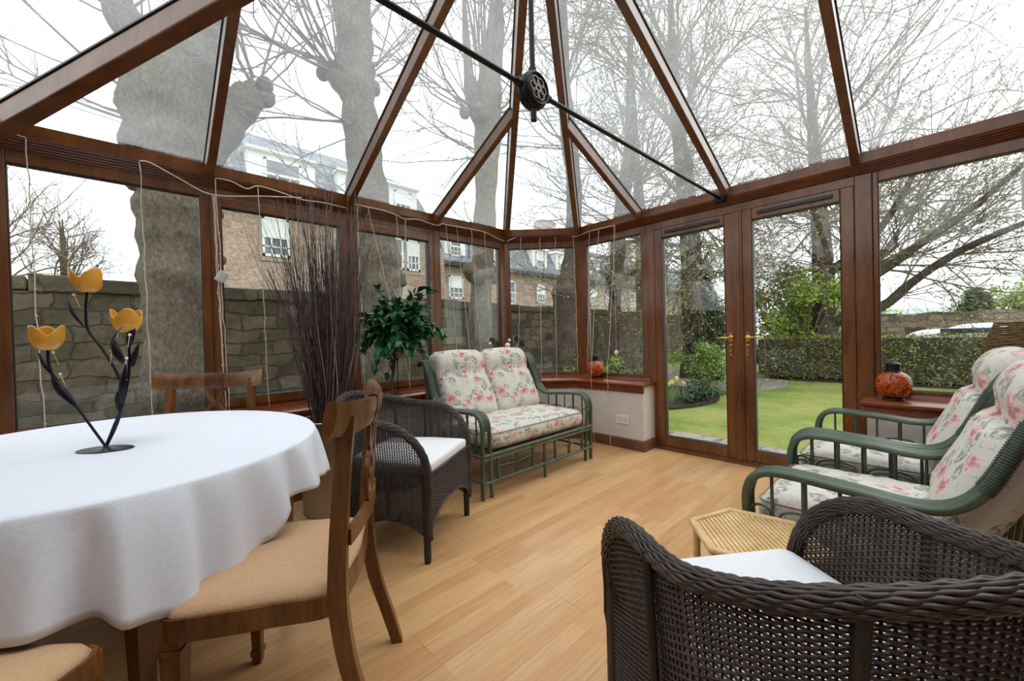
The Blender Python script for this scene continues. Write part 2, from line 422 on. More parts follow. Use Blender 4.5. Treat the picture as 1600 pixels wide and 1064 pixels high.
# ------------------------------------------------------------------ conservatory shell
YB = -1.30; XB = 3.708; YA = 3.355; XC = 1.29; XL = 2*XC-XB
def corners(d, y0=YB):
    k = 6.4465-d*1.41421
    xb = XB-d; ya = YA-d
    R = [(xb, y0), (xb, k-xb), (k-ya, ya)]
    return R+[(2*XC-x, y) for x, y in reversed([(xb, YB), (xb, k-xb), (k-ya, ya)])]
def sweep(mb, prof, y0=YB, y0s=None):
    """closed (d, z) profile swept along the bay walls with mitred corners"""
    rows = [corners(d, (y0s[i] if y0s else y0)) for i, (d, z) in enumerate(prof)]
    n = len(prof); m = 6; vs = []; fs = []
    for j in range(m):
        for i in range(n): vs.append((rows[i][j][0], rows[i][j][1], prof[i][1]))
    for j in range(m-1):
        for i in range(n):
            k = (i+1) % n; fs.append((j*n+i, j*n+k, (j+1)*n+k, (j+1)*n+i))
    fs += [tuple(range(n)), tuple(reversed(range((m-1)*n, m*n)))]
    mb.add(vs, fs)

def wallmat(org, u, nin):
    m = Matrix.Identity(4)
    m.col[0] = (u[0], u[1], 0, 0); m.col[1] = (nin[0], nin[1], 0, 0); m.col[2] = (0, 0, 1, 0); m.col[3] = (org[0], org[1], 0, 1)
    return m
q = sqrt(.5)
WA = wallmat((0, YA), (1, 0), (0, -1)); WB = wallmat((XB, 0), (0, 1), (-1, 0))
WF = wallmat((3.0915, YA), (q, -q), (-q, -q)); WG = wallmat((2*XC-3.0915, YA), (-q, -q), (q, -q))
WL = wallmat((XL, 0), (0, 1), (1, 0))
mb = MB(); mb.box((-1.5, -1.5, -.12), (3.76, 3.40, 0)); S1(mb.build('floor', M['floor']), 'oak laminate plank floor of the conservatory')

mb = MB(); sweep(mb, [(-.03, 0), (.27, 0), (.27, .605), (-.03, .605)], 1.864)
wl = mb.build('wall_left', M['plaster']); S1(wl, 'low cream plastered wall under the bay windows')
mb = MB(); mb.box((XB-.27, -1.3, 0), (XB+.03, .293, .605)); S1(mb.build('wall_right', M['plaster']), 'low cream plastered wall right of the garden doors')
mb = MB(); mb.box((-1.6, -1.55, -.1), (4.1, -1.32, 3.7)); S1(mb.build('wall_house', M['housewall']), 'plastered house wall behind the conservatory')
mb = MB()
sweep(mb, [(.268, 0), (.288, 0), (.288, .085), (.280, .10), (.268, .10)], 1.846)
mb.box((XB-.268, 1.846, 0), (XB-.07, 1.866, .10))
S1(mb.build('baseboard_left', M['skirting'], bevel=.003), 'brown skirting board along the low bay wall')
mb = MB(); mb.box((XB-.288, -1.3, 0), (XB-.268, .311, .10)); mb.box((XB-.27, .291, 0), (XB-.07, .311, .10))
S1(mb.build('baseboard_right', M['skirting'], bevel=.003), 'brown skirting board right of the garden doors')

sill_prof = [(.02, .606), (.300, .606), (.312, .612), (.316, .623), (.312, .634), (.300, .640), (.02, .640)]
apron = [(.268, .548), (.286, .548), (.290, .60), (.290, .6065), (.268, .6065)]
mb = MB(); sweep(mb, sill_prof, 1.84); sweep(mb, apron, 1.85)
sweep(mb, [(.03, .64), (.055, .64), (.048, .665), (.03, .665)], 1.90)
S1(mb.build('trim_1', M['sill'], smooth=40), 'varnished brown window sill running round the bay')
mb = MB()
def swept_straight(prof, ya, yb):
    n = len(prof); vs = [(XB-d, ya, z) for d, z in prof]+[(XB-d, yb, z) for d, z in prof]
    mb.add(vs, [tuple(range(n)), tuple(reversed(range(n, 2*n)))]+[(i, n+i, n+(i+1) % n, (i+1) % n) for i in range(n)])
swept_straight(sill_prof, -1.3, .318); swept_straight(apron, -1.3, .306)
swept_straight([(.03, .64), (.055, .64), (.048, .665), (.03, .665)], -1.3, .25)
S1(mb.build('trim_2', M['sill'], smooth=40), 'varnished brown window sill right of the garden doors')

# eaves beam, ribbed soffit
eave = structure('trim_3', 'ribbed brown eaves beam above the windows')
mb = MB(); sweep(mb, [(-.05, 2.165), (.028, 2.165), (.088, 2.232), (.092, 2.30), (.05, 2.315), (-.05, 2.30)])
mb.build('eaves_beam', M['frame'], eave, smooth=30)
mb = MB()
for i in range(5):
    t0 = (i+.35)/5.4; t1 = t0+.09
    a = (.028+.06*t0, 2.165+.067*t0); b = (.028+.06*t1, 2.165+.067*t1)
    nx, nzz = .0052, -.0046
    sweep(mb, [a, (a[0]+nx, a[1]+nzz), (b[0]+nx, b[1]+nzz), b])
mb.build('soffit_rib', M['sill'], eave)

def ring(mb, X, s0, s1, z0, z1, w, d0, d1, wb=None, wt=None):
    wb = wb or w; wt = wt or w
    wl_, wr_ = (w if isinstance(w, tuple) else (w, w))
    if wb is w and isinstance(w, tuple): wb = wt = w[0]
    mb.box((s0, d0, z0), (s0+wl_, d1, z1), X); mb.box((s1-wr_, d0, z0), (s1, d1, z1), X)
    mb.box((s0+wl_, d0, z0), (s1-wr_, d1, z0+wb), X); mb.box((s0+wl_, d0, z1-wt), (s1-wr_, d1, z1), X)
wcount = 0
def window(X, s0, s1, label, opener=False, wl=.05, wr=.05, z0=.64, z1=2.165):
    global wcount; wcount += 1
    r = structure('window_%d' % wcount, label)
    mb = MB(); ring(mb, X, s0+.0005, s1-.0005, z0, z1, (wl, wr), -.035, .035, .052, .066)
    mb.build('window_frame', M['frame'], r, bevel=.004)
    a0, a1, b0, b1 = s0+wl, s1-wr, z0+.052, z1-.066
    if opener:
        mb = MB(); ring(mb, X, a0-.02, a1+.02, b0-.01, b1+.012, .052, -.02, .05, .058, .066)
        mb.build('sash', M['frame'], r, bevel=.005)
        mb = MB(); ring(mb, X, a0+.031, a1-.031, b0+.047, b1-.053, .004, .0, .051)
        mb.build('gasket', M['gasket'], r)
        a0, a1, b0, b1 = a0+.031, a1-.031, b0+.047, b1-.053
    else:
        mb = MB(); ring(mb, X, a0-.001, a1+.001, b0-.001, b1+.001, .005, .006, .031)
        mb.build('gasket', M['gasket'], r)
    mb = MB(); mb.box((a0, -.010, b0), (a1, .006, b1), X); mb.build('pane', M['glass'], r)
    return r
window(WA, -.5115, .395, 'large fixed window behind the dining table', False, .052, .05)
window(WA, .395, 1.31, 'opening window behind the tall twigs', True, .03, .035)
window(WA, 1.31, 2.14, 'opening window behind the ficus plant', True, .035, .035)
window(WA, 2.14, 3.0915, 'fixed window behind the green sofa', False, .07, .09)
window(WF, 0.0005, .8715, 'narrow fixed window across the bay corner', False, .065, .065)
window(WB, 1.905, 2.739, 'fixed window left of the garden doors', False, .07, .10)
window(WB, -.60, .27, 'window right of the garden doors', False, .05, .03)
window(WB, -1.3, -.60, 'last window on the garden side', False, .05, .05)
window(WG, 0.0005, .8715, 'bay window out of view on the left', False, .065, .065)
mb = MB(); mb.box((XL-.40, -1.4, 0), (XL-.06, 2.70, 2.16)); S1(mb.build('wall_side', M['housewall']), 'brown stone house wall on the side behind the camera')

# garden doors
fr = structure('trim_4', 'brown door frame around the pair of garden doors')
mb = MB()
mb.box((.27, -.04, 0), (.36, .045, 2.165), WB); mb.box((1.835, -.04, 0), (1.9045, .045, 2.165), WB)
mb.box((.36, -.04, 2.10), (1.835, .045, 2.165), WB)
mb.build('door_frame', M['frame'], fr, bevel=.004)
mb = MB(); mb.box((.36, -.05, 0), (1.835, .06, .030), WB); mb.box((.36, .06, 0), (1.835, .085, .016), WB)
mb.build('threshold', M['frame'], fr, bevel=.003)
def door(n, s0, s1, hs, label):
    r = structure('door_%d' % n, label)
    mb = MB(); ring(mb, WB, s0, s1, .032, 2.098, .075, -.03, .05, .092, .088); mb.build('door_leaf', M['frame'], r, bevel=.006)
    mb = MB(); ring(mb, WB, s0+.074, s1-.074, .123, 2.011, .005, .0, .051); mb.build('gasket', M['gasket'], r)
    mb = MB(); mb.box((s0+.079, -.01, .128), (s1-.079, .008, 2.006), WB); mb.build('pane', M['glass'], r)
    c = (s0+s1)/2; mb = MB(); mb.box((c-.24, .05, 2.045), (c+.24, .064, 2.072), WB); mb.build('trickle_vent', M['vent'], r, bevel=.003)
    lever = MB(); lever.lathe([(0, 0), (.020, 0), (.020, .008), (.010, .012), (.009, .045), (0, .046)], 16, (0, 0, 0), WB @ Matrix.Translation((hs, .05, 1.055)) @ Matrix.Rotation(-pi/2, 4, 'X'))
    dr = 1 if n == 1 else -1
    lever.tube([WB @ Vector(p) for p in ((hs, .09, 1.055), (hs+dr*.03, .094, 1.056), (hs+dr*.07, .092, 1.057), (hs+dr*.105, .086, 1.052))], [.009, .0085, .0075, .006], 8)
    lever.box((hs-.015, .05, 1.02), (hs+.015, .056, 1.10), WB)
    h = lever.build('door_handle', M['brass'], r, smooth=40); h['label'] = 'brass lever handle'
    mb = MB(); mb.box((hs-.014, .05, .905), (hs+.014, .058, 1.00), WB)
    e = mb.build('lock_plate', M['brass'], r, bevel=.004); e['label'] = 'brass lock plate with keyhole'
    mb = MB(); mb.box((hs-.004, .0575, .955), (hs+.004, .0605, .985), WB); mb.box((hs-.004, .0575, .92), (hs+.004, .0605, .94), WB); mb.build('keyhole', M['slot'], e)
door(1, 1.130, 1.832, 1.165, 'left glazed garden door with brass handle')
door(2, .363, 1.072, 1.037, 'right glazed garden door with brass handle')
mb = MB(); mb.box((1.068, .02, .03), (1.134, .062, 2.098), WB); mb.box((1.085, .062, .03), (1.118, .068, 2.098), WB)
S1(mb.build('trim_5', M['frame'], bevel=.004), 'brown cover strip where the two garden doors meet')

# roof
ZR = 3.36; YR = 1.15; ZE = 2.302; DE = .09
E = corners(DE); RIDGE = Vector((XC, YR, ZR))
roof = structure('ceiling', 'glazed hipped roof with brown rafters')
e56, e45 = Vector((*E[1], ZE)), Vector((*E[2], ZE)); e45l, e56l = Vector((*E[3], ZE)), Vector((*E[4], ZE))
nA = (e45l-e45).cross(RIDGE-e45).normalized(); nA = nA if nA.z > 0 else -nA
def plane_n(a, b, c):
    n = (b-a).cross(c-a).normalized(); return n if n.z > 0 else -n
nB = plane_n(e56, Vector((E[0][0], -1, ZE)), RIDGE); nL = Vector((-nB.x, nB.y, nB.z))
nF = plane_n(e45, e56, RIDGE); nG = Vector((-nF.x, nF.y, nF.z))
def rafter(p, q, n, w=.05, h=.085, name='rafter'):
    mb = MB(); mb.bar(p, q, w, h, n); o = mb.build(name, M['frame'], roof, bevel=.006)
    mb = MB(); mb.bar(p, q, w+.012, .012, n, -.0125); mb.build('gasket', M['gasket'], o)
def zA(y): return ZE+(ZR-ZE)*(E[2][1]-y)/(E[2][1]-YR)
def zB(x): return ZE+(ZR-ZE)*(E[0][0]-x)/(E[0][0]-XC)
yA0 = E[2][1]; xB0 = E[0][0]
def hipyA(x):   # y of the A-plane hip at x
    x = x if x > XC else 2*XC-x
    t = (e45.x-x)/(e45.x-XC); return e45.y+(YR-e45.y)*t
def hipxB(y): t = (e56.y-y)/(e56.y-YR); return e56.x+(XC-e56.x)*t
for x in (.395, 2.14):
    y = hipyA(x); rafter((x, yA0+.02, zA(yA0+.02)), (x, y+.02, zA(y+.02)), nA)
rafter((1.31, yA0+.02, zA(yA0+.02)), (XC+.005, YR, ZR), nA)
y = 1.955; x = hipxB(y); rafter((xB0+.02, y, zB(xB0+.02)), (x+.02, y, zB(x+.02)), nB); rafter((2*XC-xB0-.02, y, zB(xB0+.02)), (2*XC-x-.02, y, zB(x+.02)), nL)
BY = [1.165, .345, -.455, -1.255]
for y in BY:
    rafter((xB0+.02, y, zB(xB0+.02)), (XC, y, ZR), nB); rafter((2*XC-xB0-.02, y, zB(xB0+.02)), (XC, y, ZR), nL)
for e, n in ((e45, (nA+nF).normalized()), (e56, (nF+nB).normalized())):
    rafter(e+(e-RIDGE)*.01, RIDGE, n, .052, .095, 'hip_rafter')
    m = Vector((2*XC-e.x, e.y, e.z)); nn = Vector((-n.x, n.y, n.z))
    rafter(m+(m-RIDGE)*.01, RIDGE, nn, .075 if e is e45 else .052, .115 if e is e45 else .095, 'hip_rafter')
mb = MB(); mb.bar((XC, YR+.03, ZR+.02), (XC, -1.32, ZR+.02), .11, .17, (0, 0, 1)); mb.build('ridge_beam', M['frame'], roof, bevel=.01)

def clip(poly, ax, v, keep_less):
    out = []
    for i in range(len(poly)):
        a, b = poly[i], poly[(i+1) % len(poly)]
        da, db = a[ax]-v, b[ax]-v
        ia, ib = (da <= 0) == keep_less or da == 0, (db <= 0) == keep_less or db == 0
        if ia: out.append(a)
        if ia != ib: t = da/(da-db); out.append(a.lerp(b, t))
    return out
def panes(poly, ax, cuts, n):
    cuts = sorted(cuts)
    for lo, hi in zip(cuts[:-1], cuts[1:]):
        p = clip(clip(poly, ax, lo, False), ax, hi, True)
        if len(p) >= 3:
            mb = MB(); mb.slab([v+n*.013 for v in p], .012, n); mb.build('roof_pane', M['roofglass'], roof)
panes([e45, RIDGE, e45l], 0, [-3, .395, 1.31, 2.14, 5], nA)
panes([e45, e56, RIDGE], 0, [-9, 9], nF); panes([e45l, e56l, RIDGE], 0, [-9, 9], nG)
rb = Vector((XC, -1.3, ZR)); eb = Vector((E[0][0], -1.3, ZE))
panes([e56, RIDGE, rb, eb], 1, [-1.3, -.455, .345, 1.165, 1.955, 5], nB)
panes([e56l, RIDGE, rb, Vector((2*XC-eb.x, eb.y, eb.z))], 1, [-1.3, -.455, .345, 1.165, 1.955, 5], nL)

# tie bar
tb = thing('tie_bar', 'black iron tie bar with round pierced boss hung under the roof', 'tie bar', (1.315, 1.206, 2.20))
for x0, x1, nm in ((.07, 2.30, 'rod'), (-2.33, -.07, 'rod')):
    mb = MB(); mb.tube([(x0, 0, .004), (x1, 0, .02)] if x0 > 0 else [(x0, 0, .02), (x1, 0, .004)], .0115, 10); mb.build(nm, M['iron'], tb, smooth=50)
mb = MB(); mb.tube([(0, 0, -.13), (0, 0, -.06)], .014, 10); mb.tube([(0, 0, .07), (-.02, -.02, 1.06)], .0125, 10)
mb.tube([(0, 0, .075), (0, 0, .10)], .018, 10); mb.build('king_rod', M['iron'], tb, smooth=50)
mb = MB(); Xb = Matrix.Rotation(pi/2, 4, 'X')
mb.lathe([(0, -.028), (.060, -.028), (.074, -.022), (.079, -.012), (.074, 0), (.079, .012), (.074, .022), (.060, .028), (0, .028)], 32, (0, 0, 0), Xb)
for sgn in (-1, 1):
    mb.tube([(.066*cos(a), sgn*.029, .066*sin(a)) for a in [2*pi*k/28 for k in range(28)]], .006, 6, closed=True)
for sx in (-1, 1): mb.tube([(sx*.07, 0, .003), (sx*.105, 0, .004)], .019, 10)
mb.build('boss', M['iron'], tb, smooth=40)
worn = plain('worn_iron', C(120, 112, 108), .35, .7)
for sgn in (-1, 1):
    mb = MB(); mb.tube([(.014*cos(a), sgn*.031, .014*sin(a)) for a in [2*pi*j/10 for j in range(10)]], .003, 5, closed=True)
    for k in range(6):
        a0 = 2*pi*k/6; mb.tube([(.030*cos(a0)+.020*cos(t), sgn*.031, .030*sin(a0)+.020*sin(t)) for t in [2*pi*j/10 for j in range(10)]], .0028, 5, closed=True)
    mb.build('boss_rosette', worn, tb, smooth=60)
for sx in (-1, 1):
    mb = MB(); x0 = 2.302 if sx > 0 else -2.332
    mb.box((x0-.05*(1 if sx > 0 else 0), -.04, -.012), (x0+.05*(0 if sx > 0 else 1), .04, .045)); mb.tube([(x0-sx*.03, -.055, .018), (x0-sx*.03, .055, .018)], .012, 8)
    mb.build('bracket', M['iron'], tb, bevel=.004)

# socket
sk = thing('wall_socket', 'white double socket on the low wall beside the garden doors', 'socket', (XB-.2701, 2.082, .277), pi/2)
mb = MB(); mb.box((-.073, 0, -.043), (.073, .009, .043)); mb.build('face_plate', M['socket_white'], sk, bevel=.003)
for c in (-.036, .036):
    for lo, hi in (((c-.003, .0085, .008), (c+.003, .0098, .018)), ((c-.014, .0085, -.018), (c-.006, .0098, -.013)), ((c+.006, .0085, -.018), (c+.014, .0098, -.013))):
        mb = MB(); mb.box(lo, hi); mb.build('pin_hole', M['slot'], sk)
for c in (-.012, .012):
    mb = MB(); mb.box((c-.006, .0085, .014), (c+.006, .013, .032)); mb.build('switch', M['socket_white'], sk, bevel=.001)

# ------------------------------------------------------------------ rattan seats
def offset_side(path2, x): return [(x, y, z) for y, z in path2]
def cushion_seat(W, D, H, label, parent, loc, rx=0, back=False, arch=.0):
    rr = min(D, H)*.45
    def fn(qv, p):
        x, y, z = qv
        u, v, w = p
        if not back:
            cr = .018*(1-u*u)*(1-v*v)
            z += cr*(1 if w > 0 else -1)
            z += .004*sin(u*23+v*7)*sin(v*17)*(1 if w > .9 else 0)
        else:                       # v thickness (front = -1), w height
            t = (w+1)/2
            pinch = exp(-((t-.66)/.05)**2); edge = exp(-((t-1.0)/.10)**2)
            f = 1-.38*pinch
            fr_ = -1 if v < 0 else 1
            y = y*f+fr_*.022*(1-u*u)*(1-abs(w)**3)*f*(1.25 if t > .66 else 1.0)
            y -= .016*exp(-((t-.83)/.12)**2)
            y += .010*sin(u*15)*exp(-((t-.58)/.10)**2)*(1 if v < 0 else 0)
            for bx in (-.45, .45):
                y += fr_*-.022*exp(-(((u-bx)/.10)**2+((t-.66)/.05)**2))
            z += arch*(1-u*u)*max(0, t-.5)*2+.018*exp(-((abs(u)-.8)/.2)**2)*max(0, t-.6)
        return (x, y, z)
    mb = MB(); mb.rbox(W, D, H, rr, 20, fn)
    o = mb.build('back_cushion' if back else 'seat_cushion', M['floral'], parent, smooth=180)
    o.location = loc; o.rotation_euler = (rx, 0, 0)
    pts = []
    if not back:
        zz = H*.36; a, b, r = W/2-.008, D/2-.008, .05
        for cx, cy, s0 in ((a-r, b-r, 0), (-a+r, b-r, 90), (-a+r, -b+r, 180), (a-r, -b+r, 270)):
            pts += [(cx+r*cos(radians(s0+k*15)), cy+r*sin(radians(s0+k*15)), zz) for k in range(7)]
        m2 = MB(); m2.tube(pts, .0035, 5, closed=True); m2.build('piping', M['piping'], o, smooth=180)
    return o

ARM = [(.012, 0), (.006, .26), (0, .44), (.004, .50), (.025, .55), (.07, .578), (.15, .583), (.32, .572), (.46, .560), (.545, .580), (.605, .645), (.655, .76), (.70, .865), (.735, .915), (.775, .925), (.81, .89)]
def rattan_seat(name, W_, n, label, cat, loc, rz, arch=.03):
    r = thing(name, label, cat, loc, rz)
    hw = W_/2; arm2 = catmull([(0, a, b) for a, b in ARM], 4)
    for s in (-1, 1):
        mb = MB()
        for off, rad in ((.016, .0155), (.037, .0095), (.056, .0095), (.076, .0145)):
            cut = arm2 if off in (.016, .076) else arm2[9:]
            P = [(s*(hw-off)-s*(.02*max(0, (.45-p.z)/.45) if off > .05 else 0), p.y, p.z+(.004 if off in (.037, .056) else 0)) for p in cut]
            mb.tube(P, rad, 8)
        arm = mb.build('arm', M['cane'], r, smooth=60)
        i0 = [i for i, p in enumerate(arm2) if p.y > .60 and p.z > .63][0]
        seg = catmull(arm2[i0:i0+8], 4)
        for off in (.016, .076):
            mb = MB()
            for k in range(26):
                t = k/26*(len(seg)-1); i = int(t); p = seg[i].lerp(seg[min(i+1, len(seg)-1)], t-i)
                d = (seg[min(i+1, len(seg)-1)]-seg[max(0, i-1)]).normalized(); nn = Vector((0, -d.z, d.y))
                mb.tube([Vector((s*(hw-off), p.y, p.z))+(Vector((1, 0, 0))*cos(a)+nn*sin(a))*.0165 for a in [2*pi*j/10 for j in range(10)]], .0028, 4, closed=True)
            mb.build('binding', M['bind'], arm, smooth=180)
        mb = MB(); x = s*(hw-.03)
        for i, yy in enumerate((.085, .185, .285, .385, .485)):
            mb.tube([(x, yy, .285), (x, yy, .572)], .0095 if i % 2 else .006, 7)
        for y0, y1 in ((.01, .085), (.10, .27), (.295, .47), (.50, .66)):
            w_ = y1-y0; ym = (y0+y1)/2
            mb.tube(catmull([(x, y0, .285), (x, y0+.004, .40), (x, y0+w_*.16, .437), (x, ym, .447), (x, y1-w_*.16, .437), (x, y1-.004, .40), (x, y1, .285)], 3), .005, 6)
        mb.tube([(x, .01, .285), (x, .68, .285)], .011, 8); mb.tube([(x, .01, .11), (x, .70, .11)], .010, 8)
        mb.build('arm_lattice', M['cane'], r, smooth=60)
        mb = MB(); mb.tube([(s*(hw-.04), .70, 0), (s*(hw-.04), .69, .35), (s*(hw-.04), .72, .62), (s*(hw-.04), .76, .90)], .0135, 8)
        mb.build('rear_leg', M['cane'], r, smooth=60)
    mb = MB()
    for z, rad, yy in ((.300, .013, -.002), (.272, .010, .0), (.110, .0115, .004)): mb.tube([(-hw+.02, yy, z), (hw-.02, yy, z)], rad, 8)
    bays = n; bw = (W_-.05)/bays
    for b in range(bays):
        c = -hw+.025+bw*(b+.5)
        for t in (-.29, .29): mb.tube([(c+t*bw, .004, .105), (c+t*bw, .004, .275)], .0125, 8)
        mb.tube([(c, .004, .105), (c, .004, .275)], .0055, 6)
        for t in (-1, 1):
            mb.tube(catmull([(c+t*.010, .004, .115), (c+t*.012, .004, .165), (c+t*.035, .004, .198), (c+t*.27*bw, .004, .207)], 4), .0055, 6)
    for b in range(1, bays): mb.tube([(-hw+.025+bw*b, .002, 0), (-hw+.025+bw*b, .002, .30)], .0125, 8)
    mb.build('front_apron', M['cane'], r, smooth=60)
    mb = MB()
    mb.tube([(-hw+.03, .775, .91), (hw-.03, .775, .91)], .014, 8); mb.tube([(-hw+.03, .725, .60), (hw-.03, .725, .60)], .011, 8); mb.tube([(-hw+.03, .69, .30), (hw-.03, .69, .30)], .012, 8)
    k = int(W_/.11)
    for i in range(1, k): x = -hw+W_*i/k; mb.tube([(x, .69, .30), (x, .725, .60), (x, .775, .91)], .007, 6)
    mb.build('back_frame', M['cane'], r, smooth=60)
    mb = MB()
    for i in range(9): yy = .04+i*.075; mb.box((-hw+.05, yy, .286), (hw-.05, yy+.045, .300))
    mb.build('seat_slats', M['cane'], r)
    cushion_seat(W_-.19, .66, .145, '', r, (0, .335, .383))
    cw = (W_-.20)/n
    for i in range(n):
        cushion_seat(cw-.006, .135, .60, '', r, (-(W_-.20)/2+cw*(i+.5), .670, .703), radians(-26), True, arch)
    return r
sofa = rattan_seat('rattan_loveseat', 1.28, 2, 'green rattan two-seat sofa with floral cushions under the bay windows', 'sofa', (2.325, 2.105, 0), 0)
ch1 = rattan_seat('rattan_armchair', .80, 1, 'green rattan floral armchair nearest the wicker chair, at the right edge', 'armchair', (2.10, .505, 0), pi, .03)
ch1['group'] = 'green rattan armchairs by the right windows'
ch2 = dup(ch1, (2.912, .52, 0), pi, 'green rattan floral armchair farther back, beside the window with the big lantern')

# ------------------------------------------------------------------ wicker armchairs
def wicker_chair():
    r = thing('wicker_armchair', 'dark wicker tub armchair with white cushion between dining chair and green sofa', 'armchair', (0, 0, 0), 0, 'dark wicker tub chairs')
    HW, SD, ZS = .275, .30, .44
    # plan: straight sides then a rounded back
    plan = [(-HW, .0), (-HW-.006, .10), (-HW-.008, .22)]+[(-(HW+.008)*cos(t), .32+.283*sin(t)) for t in [pi*k/16 for k in range(1, 16)]]+[(HW+.008, .22), (HW+.006, .10), (HW, .0)]
    P = [Vector((x, y, 0)) for x, y in plan]; cv = catmull(P, 8)
    L = [0]
    for a, b in zip(cv[:-1], cv[1:]): L.append(L[-1]+(b-a).length)
    tot = L[-1]
    def at(s):
        s = max(0, min(tot, s)); lo = 0; hi = len(L)-1
        while hi-lo > 1:
            m = (lo+hi)//2
            if L[m] <= s: lo = m
            else: hi = m
        t = (s-L[lo])/max(1e-9, L[hi]-L[lo]); p = cv[lo].lerp(cv[hi], t); d = (cv[hi]-cv[lo]).normalized(); return p, Vector((-d.y, d.x, 0))
    def rim(s):
        e = min(s, tot-s)                          # distance from the front edge
        if e < .30: return ZS+(.695-ZS)*sqrt(max(0, 1-((.30-e)/.30)**2.4))
        t = min(1, (e-.30)/(tot/2-.30)); return .695+.098*(t*t*(3-2*t))
    def bottom(s):
        e = min(s, tot-s); 
        if e < .42: return .115+.085*sin(pi*min(1, e/.42))
        return .115+.05*sin(pi*(e-.42)/(tot/2-.42+1e-6)*.5)
    def surf(s, z):
        p, nn = at(s); out = -nn if nn.dot(Vector((0, .25, 0))-p) > 0 else nn
        c = Vector((0, .25, 0)); flare = max(0, z-ZS)*.10
        return p+out*flare+Vector((0, 0, z)), out
    NS = int(tot/.0135); ds = tot/NS
    mb = MB(); pitch = .0062; z = .12; row = 0
    while z < .81:
        cur = []; runs = []
        for i in range(2*NS+1):
            s = i*ds/2
            if bottom(s) <= z <= rim(s)-.002:
                p, out = surf(s, z); a = sin(pi*s/ds+(pi if row % 2 else 0)); cur.append(p+out*a*.0032)
            else:
                if len(cur) > 3: runs.append(cur)
                cur = []
        if len(cur) > 3: runs.append(cur)
        for rn in runs: mb.tube(rn, 1, 4, sq=(.0032, .0024), cap=False)
        z += pitch*(1.24 if .47 < z < .60 else 1.0); row += 1
    mb.build('woven_shell', M['wicker'], r, smooth=180)
    mb = MB()
    for i in range(NS):
        s = (i+.5)*ds; z0, z1 = bottom(s), rim(s)
        if z1-z0 > .02: mb.tube([surf(s, z0)[0], surf(s, (z0+z1)/2)[0], surf(s, z1)[0]], .0023, 4, cap=False)
    mb.build('stakes', M['wickerin'], r)
    # woven front apron with an arch
    mb = MB(); zr = .115; row = 0; nst = int(2*HW/.0135)
    while zr < ZS-.004:
        for sg in ((-1,), (1,)):
            pass
        xs = [-HW+2*HW*i/(2*nst) for i in range(2*nst+1)]; cur = []
        for i, x in enumerate(xs+[None]):
            ok = x is not None and zr >= .115+.135*sqrt(max(0, 1-(x/HW)**2))
            if ok: cur.append((x, -.004+.003*sin(pi*i/2*1.0+(pi if row % 2 else 0)+pi/4), zr))
            else:
                if len(cur) > 2: mb.tube(cur, 1, 4, sq=(.0030, .0021), cap=False)
                cur = []
        zr += pitch*.94; row += 1
    for i in range(nst+1):
        x = -HW+2*HW*i/nst; mb.tube([(x, -.004, .115+.135*sqrt(max(0, 1-(x/HW)**2))), (x, -.004, ZS)], .0024, 4, cap=False)
    mb.tube([(-HW+2*HW*k/30, -.004, .115+.135*sqrt(max(0, 1-((-1+2*k/30))**2))) for k in range(31)], .008, 6)
    mb.tube([(-HW, -.004, ZS), (HW, -.004, ZS)], .010, 6)
    mb.build('woven_front_panel', M['wicker'], r, smooth=180)
    # rolled braided rim
    mb = MB(); NR = 150; ctr = []
    lead = [(-HW, -.004, z) for z in (.12, .20, .28, .36)]
    path = [Vector(p) for p in lead]+[surf(tot*k/NR, rim(tot*k/NR))[0] for k in range(NR+1)]+[Vector((-x, y, z)) for x, y, z in reversed(lead)]
    path = catmull(path, 2)
    for i, p in enumerate(path): ctr.append(p)
    for st in range(16):
        a0 = 2*pi*st/16; pts = []; acc = 0; u = None
        for i, p in enumerate(ctr):
            d = (ctr[min(i+1, len(ctr)-1)]-ctr[max(i-1, 0)]).normalized()
            if i: acc += (p-ctr[i-1]).length
            if u is None: u = d.orthogonal().normalized()
            u = (u-d*u.dot(d)).normalized(); w = d.cross(u)
            k = 1 if .36 < p.z else .62
            rr = (.0165+.0018*sin(2*pi*acc/.042+st*2.1))*k; aa = a0+acc*.9+.09*sin(2*pi*acc/.042+st*1.57)
            pts.append(p+(u*cos(aa)+w*sin(aa))*rr)
        mb.tube(pts, .0039, 5)
    mb.tube(ctr, [.0145 if .36 < p.z else .009 for p in ctr], 8)
    mb.build('braided_rim', M['wicker'], r, smooth=180)
    for x, y in ((-HW+.005, .015), (HW-.005, .015), (-.19, .52), (.19, .52)):
        mb = MB(); mb.tube([(x, y, 0), (x, y, .02), (x, y, .44)], [.0155, .0175, .0195], 12); mb.build('leg', M['wickerin'], r, smooth=60)
    mb = MB()
    for x in (-.285, .285): mb.tube([(x*1.055, .30, .16), (x*1.06, .30, .43), (x*1.12, .31, .70)], .010, 8)
    mb.tube([(-.16, .568, .16), (-.162, .572, .45), (-.168, .598, .782)], .010, 8); mb.tube([(.16, .568, .16), (.162, .572, .45), (.168, .598, .782)], .010, 8)
    mb.prism([(-.255, .0), (.255, .0), (.262, .30), (.20, .47), (.0, .545), (-.20, .47), (-.262, .30)], .405, .430)
    mb.build('seat_frame', M['wickerin'], r, smooth=40)
    mb = MB()
    def fn(qv, p):
        t = (p[1]+1)/2; k = 1-.30*max(0, t-.45)**1.3*1.8
        return (qv.x*k, qv.y, qv.z+.008*(1-p[0]**2)*(1-p[1]**2)*(1 if p[2] > 0 else 0))
    mb.rbox(.515, .50, .062, .022, 16, fn); c = mb.build('seat_cushion', M['whitecush'], r, smooth=180); c.location = (0, .245, .463); c['label'] = 'flat white seat cushion'
    return r
wk1 = wicker_chair()
wk1.location = (1.271, 1.867, 0); wk1.rotation_euler.z = atan2(.53, .847)
